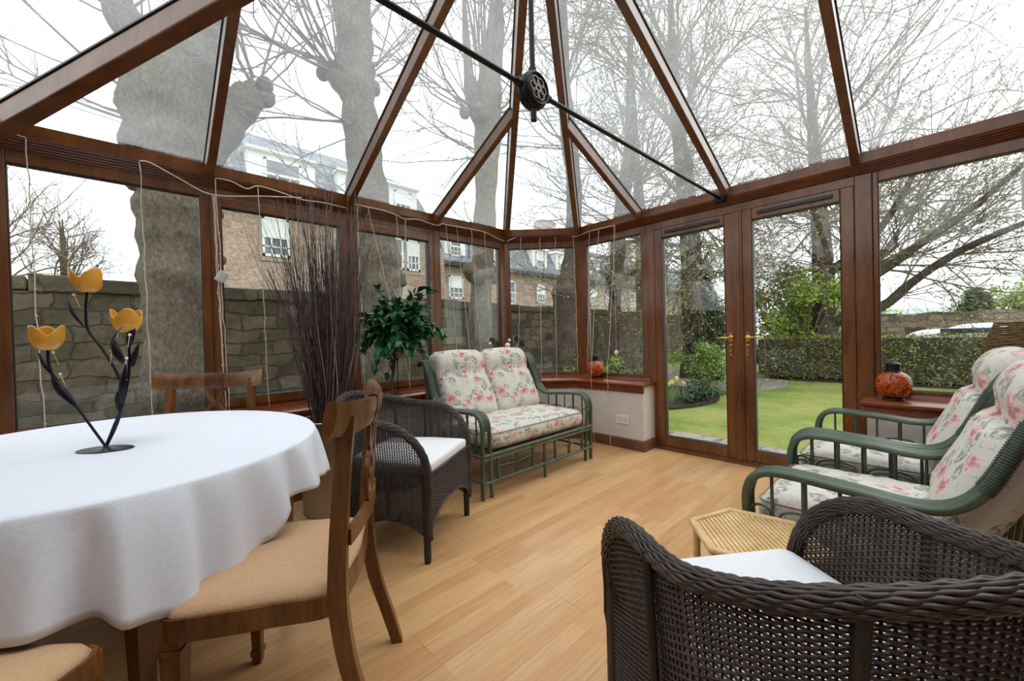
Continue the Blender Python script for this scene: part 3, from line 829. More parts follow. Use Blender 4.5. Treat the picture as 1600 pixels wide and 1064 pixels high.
wk2 = dup(wk1, (1.147, .444, 0), radians(143.7), 'dark wicker tub armchair in the right foreground, seen from behind')

# ------------------------------------------------------------------ dining set
TC = Vector((-.072, 2.092)); TA = radians(8.7)
def tpt(a, k=1.0, add=0.0):
    c, s = cos(a), sin(a)
    # ellipse, long axis turned 8.7 deg from Y
    x, y = (.652*k+add)*c, (.735*k+add)*s
    return Vector((TC.x+x*cos(TA)-y*sin(TA)*-1*-1, TC.y+x*sin(TA)+y*cos(TA)))
tbl = thing('dining_table', 'oval dining table with square tapered wooden legs under the white cloth', 'table', (TC.x, TC.y, 0))
mb = MB(); pl = [tpt(2*pi*k/48, .985) for k in range(48)]; mb.prism([(p.x-TC.x, p.y-TC.y) for p in pl], .718, .748); mb.build('table_top', M['chairwood'], tbl, bevel=.006)
LEGS = [(-.005, 1.61), (.435, 1.885), (.07, 2.50), (-.38, 2.20)]
la = atan2(.275, .44)
mb = MB()
for i in range(4):
    a, b = LEGS[i], LEGS[(i+1) % 4]; mb.bar((a[0]-TC.x, a[1]-TC.y, .717), (b[0]-TC.x, b[1]-TC.y, .717), .022, .075)
mb.build('apron', M['chairwood'], tbl, bevel=.003)
for i, (x, y) in enumerate(LEGS):
    mb = MB(); X = Matrix.Translation((x-TC.x, y-TC.y, 0)) @ Matrix.Rotation(la, 4, 'Z')
    def sq(h, z): return [X @ Vector((sx*h, sy*h, z)) for sx, sy in ((-1, -1), (1, -1), (1, 1), (-1, 1))]
    mb.hexa(sq(.036, .60), sq(.036, .716)); mb.hexa(sq(.021, .045), sq(.034, .60)); mb.hexa(sq(.025, .012), sq(.025, .045)); mb.hexa(sq(.018, 0), sq(.018, .012))
    mb.build('leg', M['chairwood'], tbl, bevel=.002)
# cloth
def table_lookup(T, a):
    for (a0, v0), (a1, v1) in zip(T[:-1], T[1:]):
        if a0 <= a <= a1:
            t = (a-a0)/(a1-a0); t = t*t*(3-2*t); return v0+(v1-v0)*t
    return T[-1][1]
DROP = [(-180, .25), (-150, .27), (-120, .245), (-105, .248), (-97, .25), (-90, .268), (-86, .285), (-77, .305), (-71, .350), (-68, .335), (-62, .25), (-57, .185), (-48, .17), (-38, .18), (-25, .20), (-14, .225), (-5, .215), (12, .29), (35, .23), (60, .22), (100, .29), (140, .24), (180, .25)]
FOLD = [(-180, .02), (-165, .05), (-150, .01), (-138, .05), (-125, .015), (-114, .045), (-106, .008), (-98, .045), (-91, -.004), (-87, .058), (-78, .064), (-75.8, .018), (-70, .042), (-64, .002), (-58.5, .046), (-52, -.004), (-44, .040), (-33, .008), (-20, .038), (-12, .050), (0, .01), (12, .05), (30, .0), (45, .04), (62, .0), (80, .05), (100, .01), (118, .05), (140, .005), (160, .045), (180, .02)]
def drop(a): return table_lookup(DROP, a)
cl = MB(); NA_ = 432; rings = []
prof = [(0, 0), (.35, 0), (.7, 0), (.9, 0), (.97, 0)]
vs = []; fs = []
for j, (k, _) in enumerate(prof):
    for i in range(NA_): p = tpt(2*pi*i/NA_, max(k, .001)); vs.append((p.x, p.y, .7565+.0012*sin(p.x*31)*sin(p.y*27)))
for j in range(1, 15):
    t = j/14
    for i in range(NA_):
        a = 2*pi*i/NA_; p0 = tpt(a); az = math.degrees(atan2(p0.y-TC.y, p0.x-TC.x)); D = drop(az)
        fold = table_lookup(FOLD, az)+.003*sin(a*40)
        if t < .2: off = .012*sin(pi/2*t/.2); z = .7565-.012*(1-cos(pi/2*t/.2))
        else: off = .012+(.004+fold*1.25)*((t-.2)/.8)**.75; z = .7445-(D-.012)*(t-.2)/.8
        p = tpt(a, 1.0, off); vs.append((p.x, p.y, z))
NRg = len(prof)+14
for j in range(NRg-1):
    for i in range(NA_): l = (i+1) % NA_; fs.append((j*NA_+i, j*NA_+l, (j+1)*NA_+l, (j+1)*NA_+i))
cl.add(vs, fs); cloth = cl.build('tablecloth', M['cloth'], None, smooth=180)
sol = cloth.modifiers.new('thickness', 'SOLIDIFY'); sol.thickness = .0015; sol.offset = 1
tag(cloth, 'white linen tablecloth draped over the oval dining table', 'tablecloth')

def dining_chair():
    r = thing('dining_chair', '', 'chair', (0, 0, 0), 0, 'wooden dining chairs with tan seats')
    wood_ = M['chairwood']
    ST = [(.295, 0), (.262, .12), (.222, .26), (.202, .40), (.200, .48), (.206, .62), (.218, .78), (.234, .92)]
    for s in (-1, 1):
        mb = MB(); pth = catmull([(s*(.205+.012*max(0, .45-z)), y+.012*max(0, z-.5), z) for y, z in ST], 4)
        n = len(pth)
        for i in range(n-1):
            def rc(p): w = .014; d = .024-.006*abs(p.z-.45)/.45; return [(p.x-w, p.y-d, p.z), (p.x+w, p.y-d, p.z), (p.x+w, p.y+d, p.z), (p.x-w, p.y+d, p.z)]
            a, b = rc(pth[i]), rc(pth[i+1]); mb.add(a+b, [(0, 1, 5, 4), (1, 2, 6, 5), (2, 3, 7, 6), (3, 0, 4, 7)]+([(3, 2, 1, 0)] if i == 0 else [])+([(4, 5, 6, 7)] if i == n-2 else []))
        mb.build('rear_leg', wood_, r, smooth=30)
        mb = MB(); x, y = s*.212, -.178
        def sq(h, z): return [(x-h, y-h, z), (x+h, y-h, z), (x+h, y+h, z), (x-h, y+h, z)]
        mb.hexa(sq(.023, .385), sq(.023, .455)); mb.hexa(sq(.0265, .372), sq(.0265, .385)); mb.hexa(sq(.014, .05), sq(.023, .372)); mb.hexa(sq(.018, .03), sq(.018, .05)); mb.hexa(sq(.013, 0), sq(.015, .03))
        mb.build('front_leg', wood_, r, bevel=.002)
    def bow(x): return .060*(1-(x/.27)**2)
    mb = MB()      # crest rail with flared, rolled ends
    def crest(u, v):
        x = -.275+.55*u; zt = .958-.010*sin(pi*u)+.012*abs(2*u-1)**4; zb = .862+.006*sin(pi*u)+.022*abs(2*u-1)**6
        a = 2*pi*v; th = .016; c = (zt+zb)/2; h = (zt-zb)/2
        return (x, .202+bow(x)+th*cos(a)*(1 if abs(cos(a)) < .9 else 1)+.020*((sin(a)+1)/2), c+h*max(-1, min(1, 1.25*sin(a))))
    vsn = len(mb.v); mb.grid(lambda u, v: crest(u, v), 24, 20)
    for e in (0, 1): mb.quad(*([crest(e, k/20) for k in range(20)] if e == 0 else [crest(e, -k/20) for k in range(20)]))
    cr = mb.build('crest_rail', wood_, r, smooth=50)
    mb = MB()
    def band(u, v):
        x = -.048+.096*u; p = crest((x+.275)/.55, v); c = Vector((x, .212+bow(x), .91)); q_ = Vector(p); return tuple(c+(q_-c)*1.10)
    mb.grid(band, 6, 20); b = mb.build('crest_band', M['bandwood'], cr, smooth=60); b['label'] = 'darker band wrapped round the middle of the rail'
    mb = MB()      # interlaced splat
    for sg in (-1, 1):
        for dd in (1,):
            pts = catmull([(sg*.045, .262, .870), (sg*.020, .255, .80), (-sg*.048, .250, .725), (-sg*.030, .246, .65), (sg*.012, .243, .618)], 6)
            mb.tube(pts, 1, 4, sq=(.008, .014))
    mb.tube([(0, .258+.034*cos(a), .735+.0) if False else (.034*cos(a), .253, .735+.045*sin(a)) for a in [2*pi*k/16 for k in range(16)]], 1, 4, closed=True, sq=(.006, .010))
    mb.build('splat', wood_, r, smooth=50)
    mb = MB()
    pts = [(-.20+.40*k/16, .212+bow(-.20+.40*k/16)*.55, .600) for k in range(17)]
    for a, b in zip(pts[:-1], pts[1:]): mb.bar((a[0], a[1], .618), (b[0], b[1], .618), .018, .042)
    mb.build('cross_rail', wood_, r, smooth=30)
    def seatline(k=1.0):
        P = [(-.232, -.195), (-.12, -.212), (0, -.217), (.12, -.212), (.232, -.195), (.240, -.09), (.232, .05), (.215, .19), (.10, .215), (0, .222), (-.10, .215), (-.215, .19), (-.232, .05), (-.240, -.09)]
        return [(p.x*k, p.y*k) for p in catmull([(x, y, 0) for x, y in P], 4, True)]
    mb = MB(); o_ = seatline(); i_ = seatline(.90); n = len(o_)
    vs = [(x, y, .405) for x, y in o_]+[(x, y, .462) for x, y in o_]+[(x, y, .462) for x, y in i_]+[(x, y, .405) for x, y in i_]
    fs = []
    for i in range(n):
        j = (i+1) % n
        for a in range(4): b = (a+1) % 4; fs.append((a*n+i, a*n+j, b*n+j, b*n+i))
    mb.add(vs, fs); mb.build('seat_rail', wood_, r, smooth=40)
    mb = MB(); vs = []; fs = []; ks = [(.0, .500), (.25, .499), (.5, .497), (.72, .492), (.86, .484), (.94, .473), (.965, .462), (.955, .450)]
    for k, z in ks: vs += [(x*max(k, .001), y*max(k, .001), z) for x, y in o_]
    for a in range(len(ks)-1):
        for i in range(n): j = (i+1) % n; fs.append((a*n+i, a*n+j, (a+1)*n+j, (a+1)*n+i))
    mb.add(vs, fs); c = mb.build('seat_pad', M['tan'], r, smooth=180); c['label'] = 'tan upholstered seat'
    return r
dc = dining_chair()
dc.location = (.320, 1.363, 0); dc.rotation_euler.z = radians(-123.5)
dc['label'] = 'wooden dining chair with tan seat pulled out beside the dark wicker chair'
dup(dc, (.187, 2.612, 0), atan2(-.56, .83), 'wooden dining chair behind the table, only its crest rail showing above the cloth')
dup(dc, (-.375, 1.262, 0), radians(140.3), 'wooden dining chair at the bottom left corner, only the corner of its seat in view')

# tulip candle holder
tu = thing('tulip_candle_holder', 'black metal candle holder with three amber glass tulips on the white tablecloth', 'candle holder', (-.080, 2.009, .7585))
mb = MB(); mb.lathe([(0, .010), (.02, .009), (.085, .001), (.088, 0), (.085, 0), (0, .0)], 32); 
o = mb.build('base_plate', M['leafmetal'], tu, smooth=60); o.scale = (1.0, .62, 1); o.rotation_euler = (0, 0, radians(-42))
RX = Vector((.725, -.688, 0)); FW = Vector((.688, .725, 0))
def L2(r_, z, f=0): return RX*r_+FW*f+Vector((0, 0, z))
K = .0023
stems = [[(0, .012), (-.035, .075), (-.085, .165), (-.135, .245), (-.152, .30), (-.155, .355)],
         [(.002, .012), (.03, .08), (.065, .17), (.045, .26), (-.01, .355), (-.055, .42), (-.062, .48), (-.055, .555)],
         [(.004, .012), (.035, .085), (.055, .17), (.066, .25), (.068, .33), (.063, .41)]]
tops = [(-.158, .36), (-.050, .560), (.055, .415)]
TM = [L2(x, z, [-.02, .0, .03][i]*min(1, z/.3)) for i in range(3) for x, z in stems[i]]
for i, st in enumerate(stems):
    mb = MB(); P = catmull([L2(x, z, [-.03, .01, .03][i]*min(1, z/.3)) for x, z in st], 5); mb.tube(P, .0042, 7); mb.build('stem', M['leafmetal'], tu, smooth=60)
    c = P[-1]
    mb = MB()
    def cup(u, v):
        a = 2*pi*u; pet = abs(cos(1.5*a+.6+i*.8)); H = .050+.036*pet**1.3
        t = v; rr = .012+.028*sin(min(1, t*1.45)*pi/2)**.7+.004*t*pet; return (c.x+rr*cos(a), c.y+rr*sin(a), c.z-.002+H*t**1.15)
    mb.grid(cup, 60, 12, True); mb.lathe([(0, 0), (.016, 0)], 20, (c.x, c.y, c.z-.001))
    k_ = mb.build('tulip_cup', M['tulip'], tu, smooth=180); so_ = k_.modifiers.new('thickness', 'SOLIDIFY'); so_.thickness = .003
    k_['label'] = 'amber glass tulip cup'
def bigleaf(p, q, w, side):
    p, q = Vector(p), Vector(q); d = q-p; sd = (RX*.9+FW*.25*side).normalized(); mb = MB()
    def f(u, v):
        wd = w*sin(pi*min(1, .04+.96*v))**.8*(1-.2*v); x = (u-.5)*2
        return tuple(p+d*v+sd*x*wd/2+Vector((0, 0, -.0))+FW*(abs(x)*wd*.22-.012*sin(pi*v)))
    mb.grid(f, 4, 12); o = mb.build('metal_leaf', M['leafmetal'], tu, smooth=180); m_ = o.modifiers.new('thickness', 'SOLIDIFY'); m_.thickness = .0012
bigleaf(L2(-.078, .150, -.02), L2(-.158, .270, -.02), .040, 1); bigleaf(L2(.060, .155, .0), L2(.083, .300, .0), .044, -1)
bigleaf(L2(.032, .125, .02), L2(.045, .225, .02), .022, 1); bigleaf(L2(.070, .30, 0), L2(.045, .385, .0), .034, 1)
bigleaf(L2(.078, .285, .03), L2(.105, .375, .03), .036, -1); bigleaf(L2(.070, .36, .03), L2(.092, .445, .03), .030, 1)
bigleaf(L2(-.135, .250, -.02), L2(-.200, .350, -.02), .016, 1); bigleaf(L2(-.058, .43, 0), L2(-.115, .535, 0), .014, 1); bigleaf(L2(.030, .355, .0), L2(.085, .430, -.01), .012, -1)
for x, z in ((-.172, .345), (-.150, .268), (-.090, .545), (.036, .345), (.062, .428), (.086, .318), (.100, .400), (.079, .243)):
    mb = MB(); p = L2(x, z); mb.ball(p, .0052, 8); mb.tube([p-Vector((0, 0, .045))+RX*(.02 if x < 0 else -.008), p], .0012, 4); mb.build('bead', M['bead'], tu, smooth=180)

# ------------------------------------------------------------------ planter, twigs, ficus
PX, PY = .945, 2.765
pt = thing('metal_planter', 'tall brushed steel cylinder planter holding the dark twigs', 'planter', (PX, PY, 0))
mb = MB(); mb.lathe([(0, 0), (.178, 0), (.182, .004), (.190, .600), (.193, .604), (.190, .608), (.184, .604), (.178, .40), (0, .40)], 48); mb.build('drum', M['steel'], pt, smooth=50)
rnd = random.Random(7)
tw = thing('dried_twig_bundle', 'tall bundle of dried dark twigs standing in the steel planter', 'twigs', (PX, PY, .40))
def twig(mb, i):
    a = rnd.uniform(0, 2*pi); b = rnd.uniform(0, .10)*1.0
    base = Vector((b*cos(a), b*sin(a), .002))
    if rnd.random() < .13: lx = rnd.uniform(-.46, -.27)
    else: lx = rnd.uniform(-.20, .24)+rnd.gauss(0, .05)
    ly = rnd.gauss(0, .06); H = rnd.uniform(1.20, 1.72) if abs(lx) < .3 else rnd.uniform(1.05, 1.55)
    tip = base*.7+RX*lx+FW*ly+Vector((0, 0, H)); mid = base.lerp(tip, .5)+RX*rnd.gauss(0, .018)+RX*(lx*.12 if abs(lx) < .27 else -lx*.14)+FW*rnd.gauss(0, .018)
    q1 = base.lerp(mid, .5)+RX*rnd.gauss(0, .012); q2 = mid.lerp(tip, .55)+RX*rnd.gauss(0, .014)+FW*rnd.gauss(0, .012)
    P = catmull([base, q1, mid, q2, tip], 3); n = len(P); r0 = rnd.uniform(.0028, .0046)
    mb.tube(P, [r0*(1-.72*k/(n-1)) for k in range(n)], 4)
    if rnd.random() < .4:
        k = rnd.randint(6, n-3); d = (P[k+1]-P[k]).normalized(); e = P[k]+d*rnd.uniform(.12, .30)+RX*rnd.gauss(0, .03)+FW*rnd.gauss(0, .03); mb.tube([P[k], (P[k]+e)/2+d*.01, e], [.0016, .0013, .0008], 3)
for i in range(100):
    mb = MB(); twig(mb, i); mb.build('twig', M['twig2'] if i % 4 == 0 else M['twig'], tw, smooth=180)
mb = MB()
for i in range(150): twig(mb, i)
o = mb.build('small_twigs', M['twig'], tw, smooth=180); o['kind'] = 'stuff'

fx = thing('ficus_tree', 'small leafy green ficus in a pot between the twigs and the green sofa', 'potted plant', (1.42, 2.80, 0))
mb = MB(); mb.lathe([(0, 0), (.10, 0), (.135, .24), (.145, .245), (.145, .27), (.130, .27), (.125, .23), (0, .23)], 32); mb.build('pot', M['pot'], fx, smooth=40)
mb = MB(); mb.lathe([(0, .236), (.126, .232)], 24); mb.build('soil', M['soil'], fx)
mb = MB(); mb.tube(catmull([(0, 0, .23), (.012, .01, .5), (-.01, .02, .75), (.012, .0, .95), (.01, .01, 1.12)], 4), [.014]*8+[.011]*9, 8)
rf = random.Random(21); lf = MB(); cen = Vector((.03, .0, 1.21))
tips = []
for i in range(74):
    a = rf.uniform(0, 2*pi); e = rf.uniform(-.85, 1.2); L_ = rf.uniform(.12, .29)
    d = Vector((cos(a)*cos(e)*1.15, sin(a)*cos(e)*.85, sin(e)*.8)); tips.append((d, L_))
tips += [(RX*.78+Vector((0, 0, .86)), .40), (RX*.55+Vector((0, 0, .95)), .33), (RX*1.0+Vector((0, 0, .02)), .34), (RX*.9+Vector((0, 0, -.12)), .33), (-RX*.35+Vector((0, 0, .9)), .34), (-RX*.8+Vector((0, 0, .4)), .30), (RX*.5-Vector((0, 0, .45)), .27), (-RX*.5-Vector((0, 0, .8)), .30), (-RX*.2-Vector((0, 0, .9)), .32)]
for d, L_ in tips:
    d = d.normalized(); st = cen-d*.03; en = cen+d*L_-Vector((0, 0, .03)); md = (st+en)/2+Vector((0, 0, .035)); P = catmull([(.01, .01, 1.06), st, md, en], 4)
    mb.tube(P, [.004]*4+[.003]*4+[.002]*(len(P)-8), 5)
    for k in range(2, len(P)):
        for _ in range(3):
            dirn = (P[k]-P[k-1]).normalized()+Vector((rf.gauss(0, .6), rf.gauss(0, .6), rf.gauss(-.25, .5)))
            lf.leaf(P[k], dirn, rf.uniform(.060, .095), rf.uniform(.034, .050), Vector((rf.gauss(0, .5), rf.gauss(0, .5), 1)), .15)
mb.build('trunk', M['bark2'], fx, smooth=60); lf.build('foliage', M['leaf'], fx, smooth=180)

# ------------------------------------------------------------------ lanterns, lamps, ornaments on the sills
def lantern(loc, R_, label):
    r = thing('glass_lantern', label, 'lantern', loc, 0, 'amber crackle lanterns on the window sills')
    k = R_/.105
    mb = MB(); mb.lathe([(0, 0), (.060*k, 0), (.064*k, .006*k), (.060*k, .012*k), (.052*k, .014*k), (0, .014*k)], 28); mb.build('base_ring', M['iron'], r, smooth=40)
    mb = MB(); pr_ = [(0, .016), (.050, .017), (.078, .030), (.097, .055), (.105, .085), (.103, .110), (.090, .137), (.068, .155), (.050, .162), (.046, .166), (.043, .160), (.060, .150), (.085, .128), (.097, .10), (.097, .08), (.09, .056), (.07, .034), (0, .026)]
    mb.lathe([(a*k, b*k) for a, b in pr_], 40); mb.build('glass_globe', M['amber'], r, smooth=60)
    mb = MB(); mb.lathe([(.047*k, .160*k), (.050*k, .166*k), (.044*k, .170*k), (.042*k, .204*k), (.046*k, .208*k), (.040*k, .214*k), (.012*k, .222*k), (.008*k, .228*k), (0, .229*k)], 28)
    for a in range(4): t = a*pi/2+.4; mb.tube([(.052*k*cos(t), .052*k*sin(t), .160*k), (.056*k*cos(t), .056*k*sin(t), .185*k), (.048*k*cos(t), .048*k*sin(t), .206*k)], .003*k, 5)
    mb.build('lid', M['iron'], r, smooth=40)
    mb = MB(); mb.tube(catmull([(.050*k, 0, .170*k), (.10*k, .03*k, .165*k), (.138*k, .05*k, .10*k), (.135*k, .05*k, .055*k), (.112*k, .04*k, .05*k)], 5), .0026*k, 5); mb.tube(catmull([(-.050*k, 0, .170*k), (-.10*k, .0, .175*k), (-.125*k, .01*k, .12*k)], 5), .0022*k, 5)
    mb.build('bail_handle', M['iron'], r, smooth=180); r.scale = (1, 1, 1.3)
    return r
lantern((3.555, .172, .64), .090, 'large amber crackle glass lantern on the sill right of the garden doors')
lantern((3.60, 2.50, .64), .092, 'small amber crackle glass lantern on the sill in the bay corner')

def shade_lamp(loc, R_, H_, hs, label):
    r = thing('tealight_lamp', label, 'lamp', loc, 0, 'stick lamps with woven straw shades')
    mb = MB(); mb.lathe([(0, 0), (.045, 0), (.045, .006), (.01, .012), (0, .012)], 20); mb.tube([(0, 0, .01), (0, 0, hs)], .0045, 8); mb.lathe([(.004, hs-.025), (.018, hs-.008), (.022, hs), (0, hs)], 14); mb.build('stand', M['iron'], r, smooth=40)
    mb = MB(); n = 13
    for k in range(n):
        t = k/(n-1); rr = R_*(1-.36*t); mb.tube([(rr*cos(a)*(1+.012*sin(a*9+k)), rr*sin(a), hs+.004+H_*t+.0015*sin(a*7+k*2)) for a in [2*pi*j/40 for j in range(40)]], H_/n*.50, 5, closed=True)
    for j in range(24): a = 2*pi*j/24; mb.tube([(R_*cos(a), R_*sin(a), hs), (R_*.64*cos(a), R_*.64*sin(a), hs+H_)], .002, 4)
    mb.build('woven_shade', M['straw'], r, smooth=180)
    mb = MB(); mb.tube([(-R_*.64, 0, hs+H_), (R_*.64, 0, hs+H_)], .002, 4); mb.tube([(0, 0, hs), (0, 0, hs+H_)], .002, 4); mb.build('shade_carrier', M['iron'], r)
    return r
shade_lamp((1.66, 3.20, .64), .10, .085, .315, 'stick lamp with woven straw shade on the sill behind the ficus')
shade_lamp((3.55, -.335, .64), .138, .15, .325, 'stick lamp with woven straw shade on the right sill at the picture edge')

dv = thing('dried_flower_vase', 'small vase of dried seed heads on the sill behind the green sofa', 'dried flowers', (2.95, 3.21, .64))
mb = MB(); mb.lathe([(0, 0), (.035, 0), (.045, .05), (.04, .11), (.022, .15), (.026, .165), (.02, .165), (.016, .15), (0, .03)], 24); mb.build('vase', M['leafmetal'], dv, smooth=60)
rv = random.Random(4); mb = MB(); hd = MB(); wh = MB()
for k in range(11):
    x = -.30+.58*k/10+rv.uniform(-.02, .02); tip = Vector((x, rv.uniform(-.05, .05), .395+rv.uniform(-.02, .05))); mb.tube(catmull([(0, 0, .12), (x*.3, 0, .24), tip], 4), .002, 4)
    if k in (5,): wh.ball(tip, .030, 10)
    elif k in (2, 3, 8, 9):
        for j in range(40):
            a, e = rv.uniform(0, 2*pi), rv.uniform(-1.2, 1.4); d = Vector((cos(a)*cos(e), sin(a)*cos(e), sin(e))); hd.leaf(tip+d*.008, d, .034, .013, d.orthogonal(), .2)
    elif k % 2: wh.ball(tip, .018, 8)
mb.build('stems', M['cone'], dv); hd.build('seed_heads', M['cone'], dv); w_ = wh.build('pale_blooms', M['whitecush'], dv, smooth=180)

# bamboo side table (hexagonal)
bt = thing('bamboo_side_table', 'pale hexagonal bamboo side table with slatted top between the wicker and rattan armchairs', 'side table', (1.515, .42, 0), radians(-51))
R6 = .20; H6 = [(R6*cos(radians(60*k+30)), R6*sin(radians(60*k+30))) for k in range(6)]
mb = MB()
for k in range(6):
    a, b = Vector((*H6[k], .415)), Vector((*H6[(k+1) % 6], .415)); mb.tube([a, b], .0125, 10); mb.ball(a, .0125, 10)
mb.build('rim', M['bamboo'], bt, smooth=60)
mb = MB(); rin = R6*cos(pi/6)-.012
k = -.175
while k < .176:
    # slats run along local Y, clipped by the hexagon
    hx = R6*cos(radians(30)); ymax = R6-abs(k)*math.tan(radians(30))-.014
    if abs(k) < hx-.01 and ymax > .02: mb.box((k-.0060, -ymax, .401), (k+.0060, ymax, .419))
    k += .0153
mb.build('slat_top', M['bamboo'], bt, bevel=.002)
for k in range(6):
    mb = MB(); x, y = H6[k]; mb.tube([(x*.93, y*.93, 0), (x*.93, y*.93, .41)], .0125, 10)
    mb.build('leg', M['bamboo'], bt, smooth=60)
mb = MB()
for k in range(6): mb.tube([(H6[k][0]*.93, H6[k][1]*.93, .12), (H6[(k+1) % 6][0]*.93, H6[(k+1) % 6][1]*.93, .12)], .007, 8)
mb.build('stretcher', M['bamboo'], bt, smooth=60)

# fairy lights
fl = thing('fairy_light_curtain', 'cream corded fairy light curtain strung along the eaves over the windows', 'string lights', (0, 0, 0))
rs = random.Random(3)
def strand(top, bot, lean=0):
    top, bot = Vector(top), Vector(bot); n = 22; P = []
    mb = MB()
    for k in range(n+1):
        t = k/n; p = top.lerp(bot, t)+Vector((rs.gauss(0, .0025), rs.gauss(0, .0025), 0)); P.append(p)
        if k % 2 == 1 and k > 3:
            mb.ball(p+Vector((rs.uniform(-.005, .005), rs.uniform(-.003, .003), 0)), .0042, 5, (1, 1, 1.5))
    mb.tube(P, .0027, 5); mb.build('light_strand', M['string'], fl, smooth=180)
ya = 3.262
dropsA = [(-.378, 2.222, -.352, .645, 0), (.057, 2.222, .075, .645, 0), (.42, 2.10, .435, .645, 0), (.425, 2.21, .452, .645, .03), (.41, 2.10, .425, .80, .05), (.668, 2.22, .69, .645, 0), (1.377, 2.235, 1.385, .645, 0), (1.464, 2.232, 1.80, .70, .02), (1.726, 2.218, 1.74, 1.0, 0), (1.813, 2.19, 1.80, .645, 0), (2.249, 2.22, 2.36, .66, 0), (2.379, 2.223, 2.52, .66, 0), (2.556, 2.226, 2.66, .66, 0), (2.736, 2.222, 2.80, .66, 0)]
for x, z, x2, z2, dy in dropsA: strand((x, ya, z), (x2, ya-.012-dy, z2))
dropsF = [(3.182, 3.158, 3.118, 3.20, .645), (3.334, 3.006, 3.309, 3.02, .60), (3.451, 2.889, 3.43, 2.90, .56), (3.597, 2.743, 3.56, 2.70, .66)]
for x, y, x2, y2, z2 in dropsF: strand((x, y, 2.226), (x2-.01, y2-.01, z2))
dropsB = [(3.615, 2.544, 3.62, 2.60, .66), (3.610, 2.421, 3.38, 2.37, .012), (3.610, 2.22, 3.38, 2.18, .012)]
for x, y, x2, y2, z2 in dropsB:
    if z2 > .1: strand((x, y, 2.22), (x2-.02, y2, z2))
    else: strand((x, y, 2.22), (3.37, (y+y2)/2, .66)); strand((3.37, (y+y2)/2, .66), (3.37, y2, z2))
mb = MB()
cordA = [(-.505, 2.215), (-.45, 2.235), (-.378, 2.225)]
mb.tube([(x, ya, z) for x, z in cordA], .003, 5)
for seg in ([(.057, 2.225), (.11, 2.225), (.25, 2.16), (.41, 2.10), (.70, 2.155), (.95, 2.20)], [(.425, 2.215), (.51, 2.215), (.60, 2.185), (.668, 2.22), (.80, 2.21), (.95, 2.185), (1.10, 2.195), (1.28, 2.19)], [(1.34, 2.235), (1.46, 2.232), (1.60, 2.232), (1.73, 2.215), (1.80, 2.195), (1.95, 2.215), (2.13, 2.195), (2.20, 2.22), (2.25, 2.22), (2.38, 2.224), (2.56, 2.228), (2.74, 2.224), (2.9, 2.19), (3.02, 2.17)]):
    mb.tube(catmull([(x, ya-.004, z) for x, z in seg], 4), .0046, 5)
mb.tube(catmull([(3.05, 3.25, 2.17), (3.10, 3.225, 2.20), (3.182, 3.155, 2.228), (3.334, 3.003, 2.228), (3.451, 2.886, 2.23), (3.55, 2.788, 2.232), (3.60, 2.72, 2.20), (3.605, 2.62, 2.215), (3.607, 2.544, 2.224), (3.607, 2.42, 2.224), (3.607, 2.22, 2.222)], 4), .0046, 5)
mb.build('cord', M['string'], fl, smooth=180)
mb = MB(); mb.rbox(.055, .030, .075, .006, 6, None, Matrix.Translation((.437, ya-.03, 1.56)) @ Matrix.Rotation(.5, 4, 'Y')); b = mb.build('controller', M['box'], fl, smooth=50); b['label'] = 'grey controller box'
wo_ = thing('hanging_ornament', 'small white disc ornament hanging on a thread in the window left of the doors', 'ornament', (3.60, 2.235, .92))
mb = MB(); mb.tube([(0, 0, .02), (0, 0, 1.30)], .0012, 4); mb.build('thread', M['string'], wo_)
mb = MB(); mb.ball((0, 0, 0), .024, 16, (.45, 1, 1)); mb.build('disc', M['whitecush'], wo_, smooth=180)

# ------------------------------------------------------------------ garden
GZ = -.15
mb = MB(); mb.box((-60, -60, -.6), (140, 140, GZ)); S1(mb.build('lawn', M['lawn']), 'spring lawn outside the garden doors')
mb = MB(); rp_ = random.Random(5)
edge = catmull([(3.8, 3.4, 0), (3.8, -1.2, 0), (4.6, -1.3, 0), (4.75, .4, 0), (4.9, 1.5, 0), (4.85, 2.4, 0), (4.3, 3.3, 0)], 3, True)
mb.prism([(p.x, p.y) for p in edge], GZ-.02, GZ+.02); S1(mb.build('patio', M['paving']), 'grey stone paving just outside the garden doors')
mb = MB(); mb.prism([(8.2, 3.35), (9.3, 2.55), (10.1, 2.15), (11.3, 2.35), (11.9, 3.4), (14.5, 5.6), (12.2, 6.2), (10.2, 4.8)], GZ-.02, GZ+.018)
S1(mb.build('garden_path', M['paving']), 'grey stone path crossing behind the lawn')
mb = MB()
bed = catmull([(5.7, 3.55, 0), (6.4, 2.85, 0), (7.4, 2.62, 0), (8.4, 3.0, 0), (8.9, 3.9, 0), (9.2, 5.6, 0), (4.6, 5.6, 0)], 4, True)
mb.prism([(p.x, p.y) for p in bed], GZ-.02, GZ+.035)
mb.prism([(-6, 3.6), (3.9, 3.6), (5.0, 4.2), (5.0, 5.9), (-6, 5.7)], GZ-.02, GZ+.03)
mb.prism([(11.6, 2.4), (11.6, -8), (12.6, -8), (12.6, 3.2)], GZ-.02, GZ+.04)
S1(mb.build('flower_bed', M['soil']), 'dark soil beds along the wall and under the hedge')

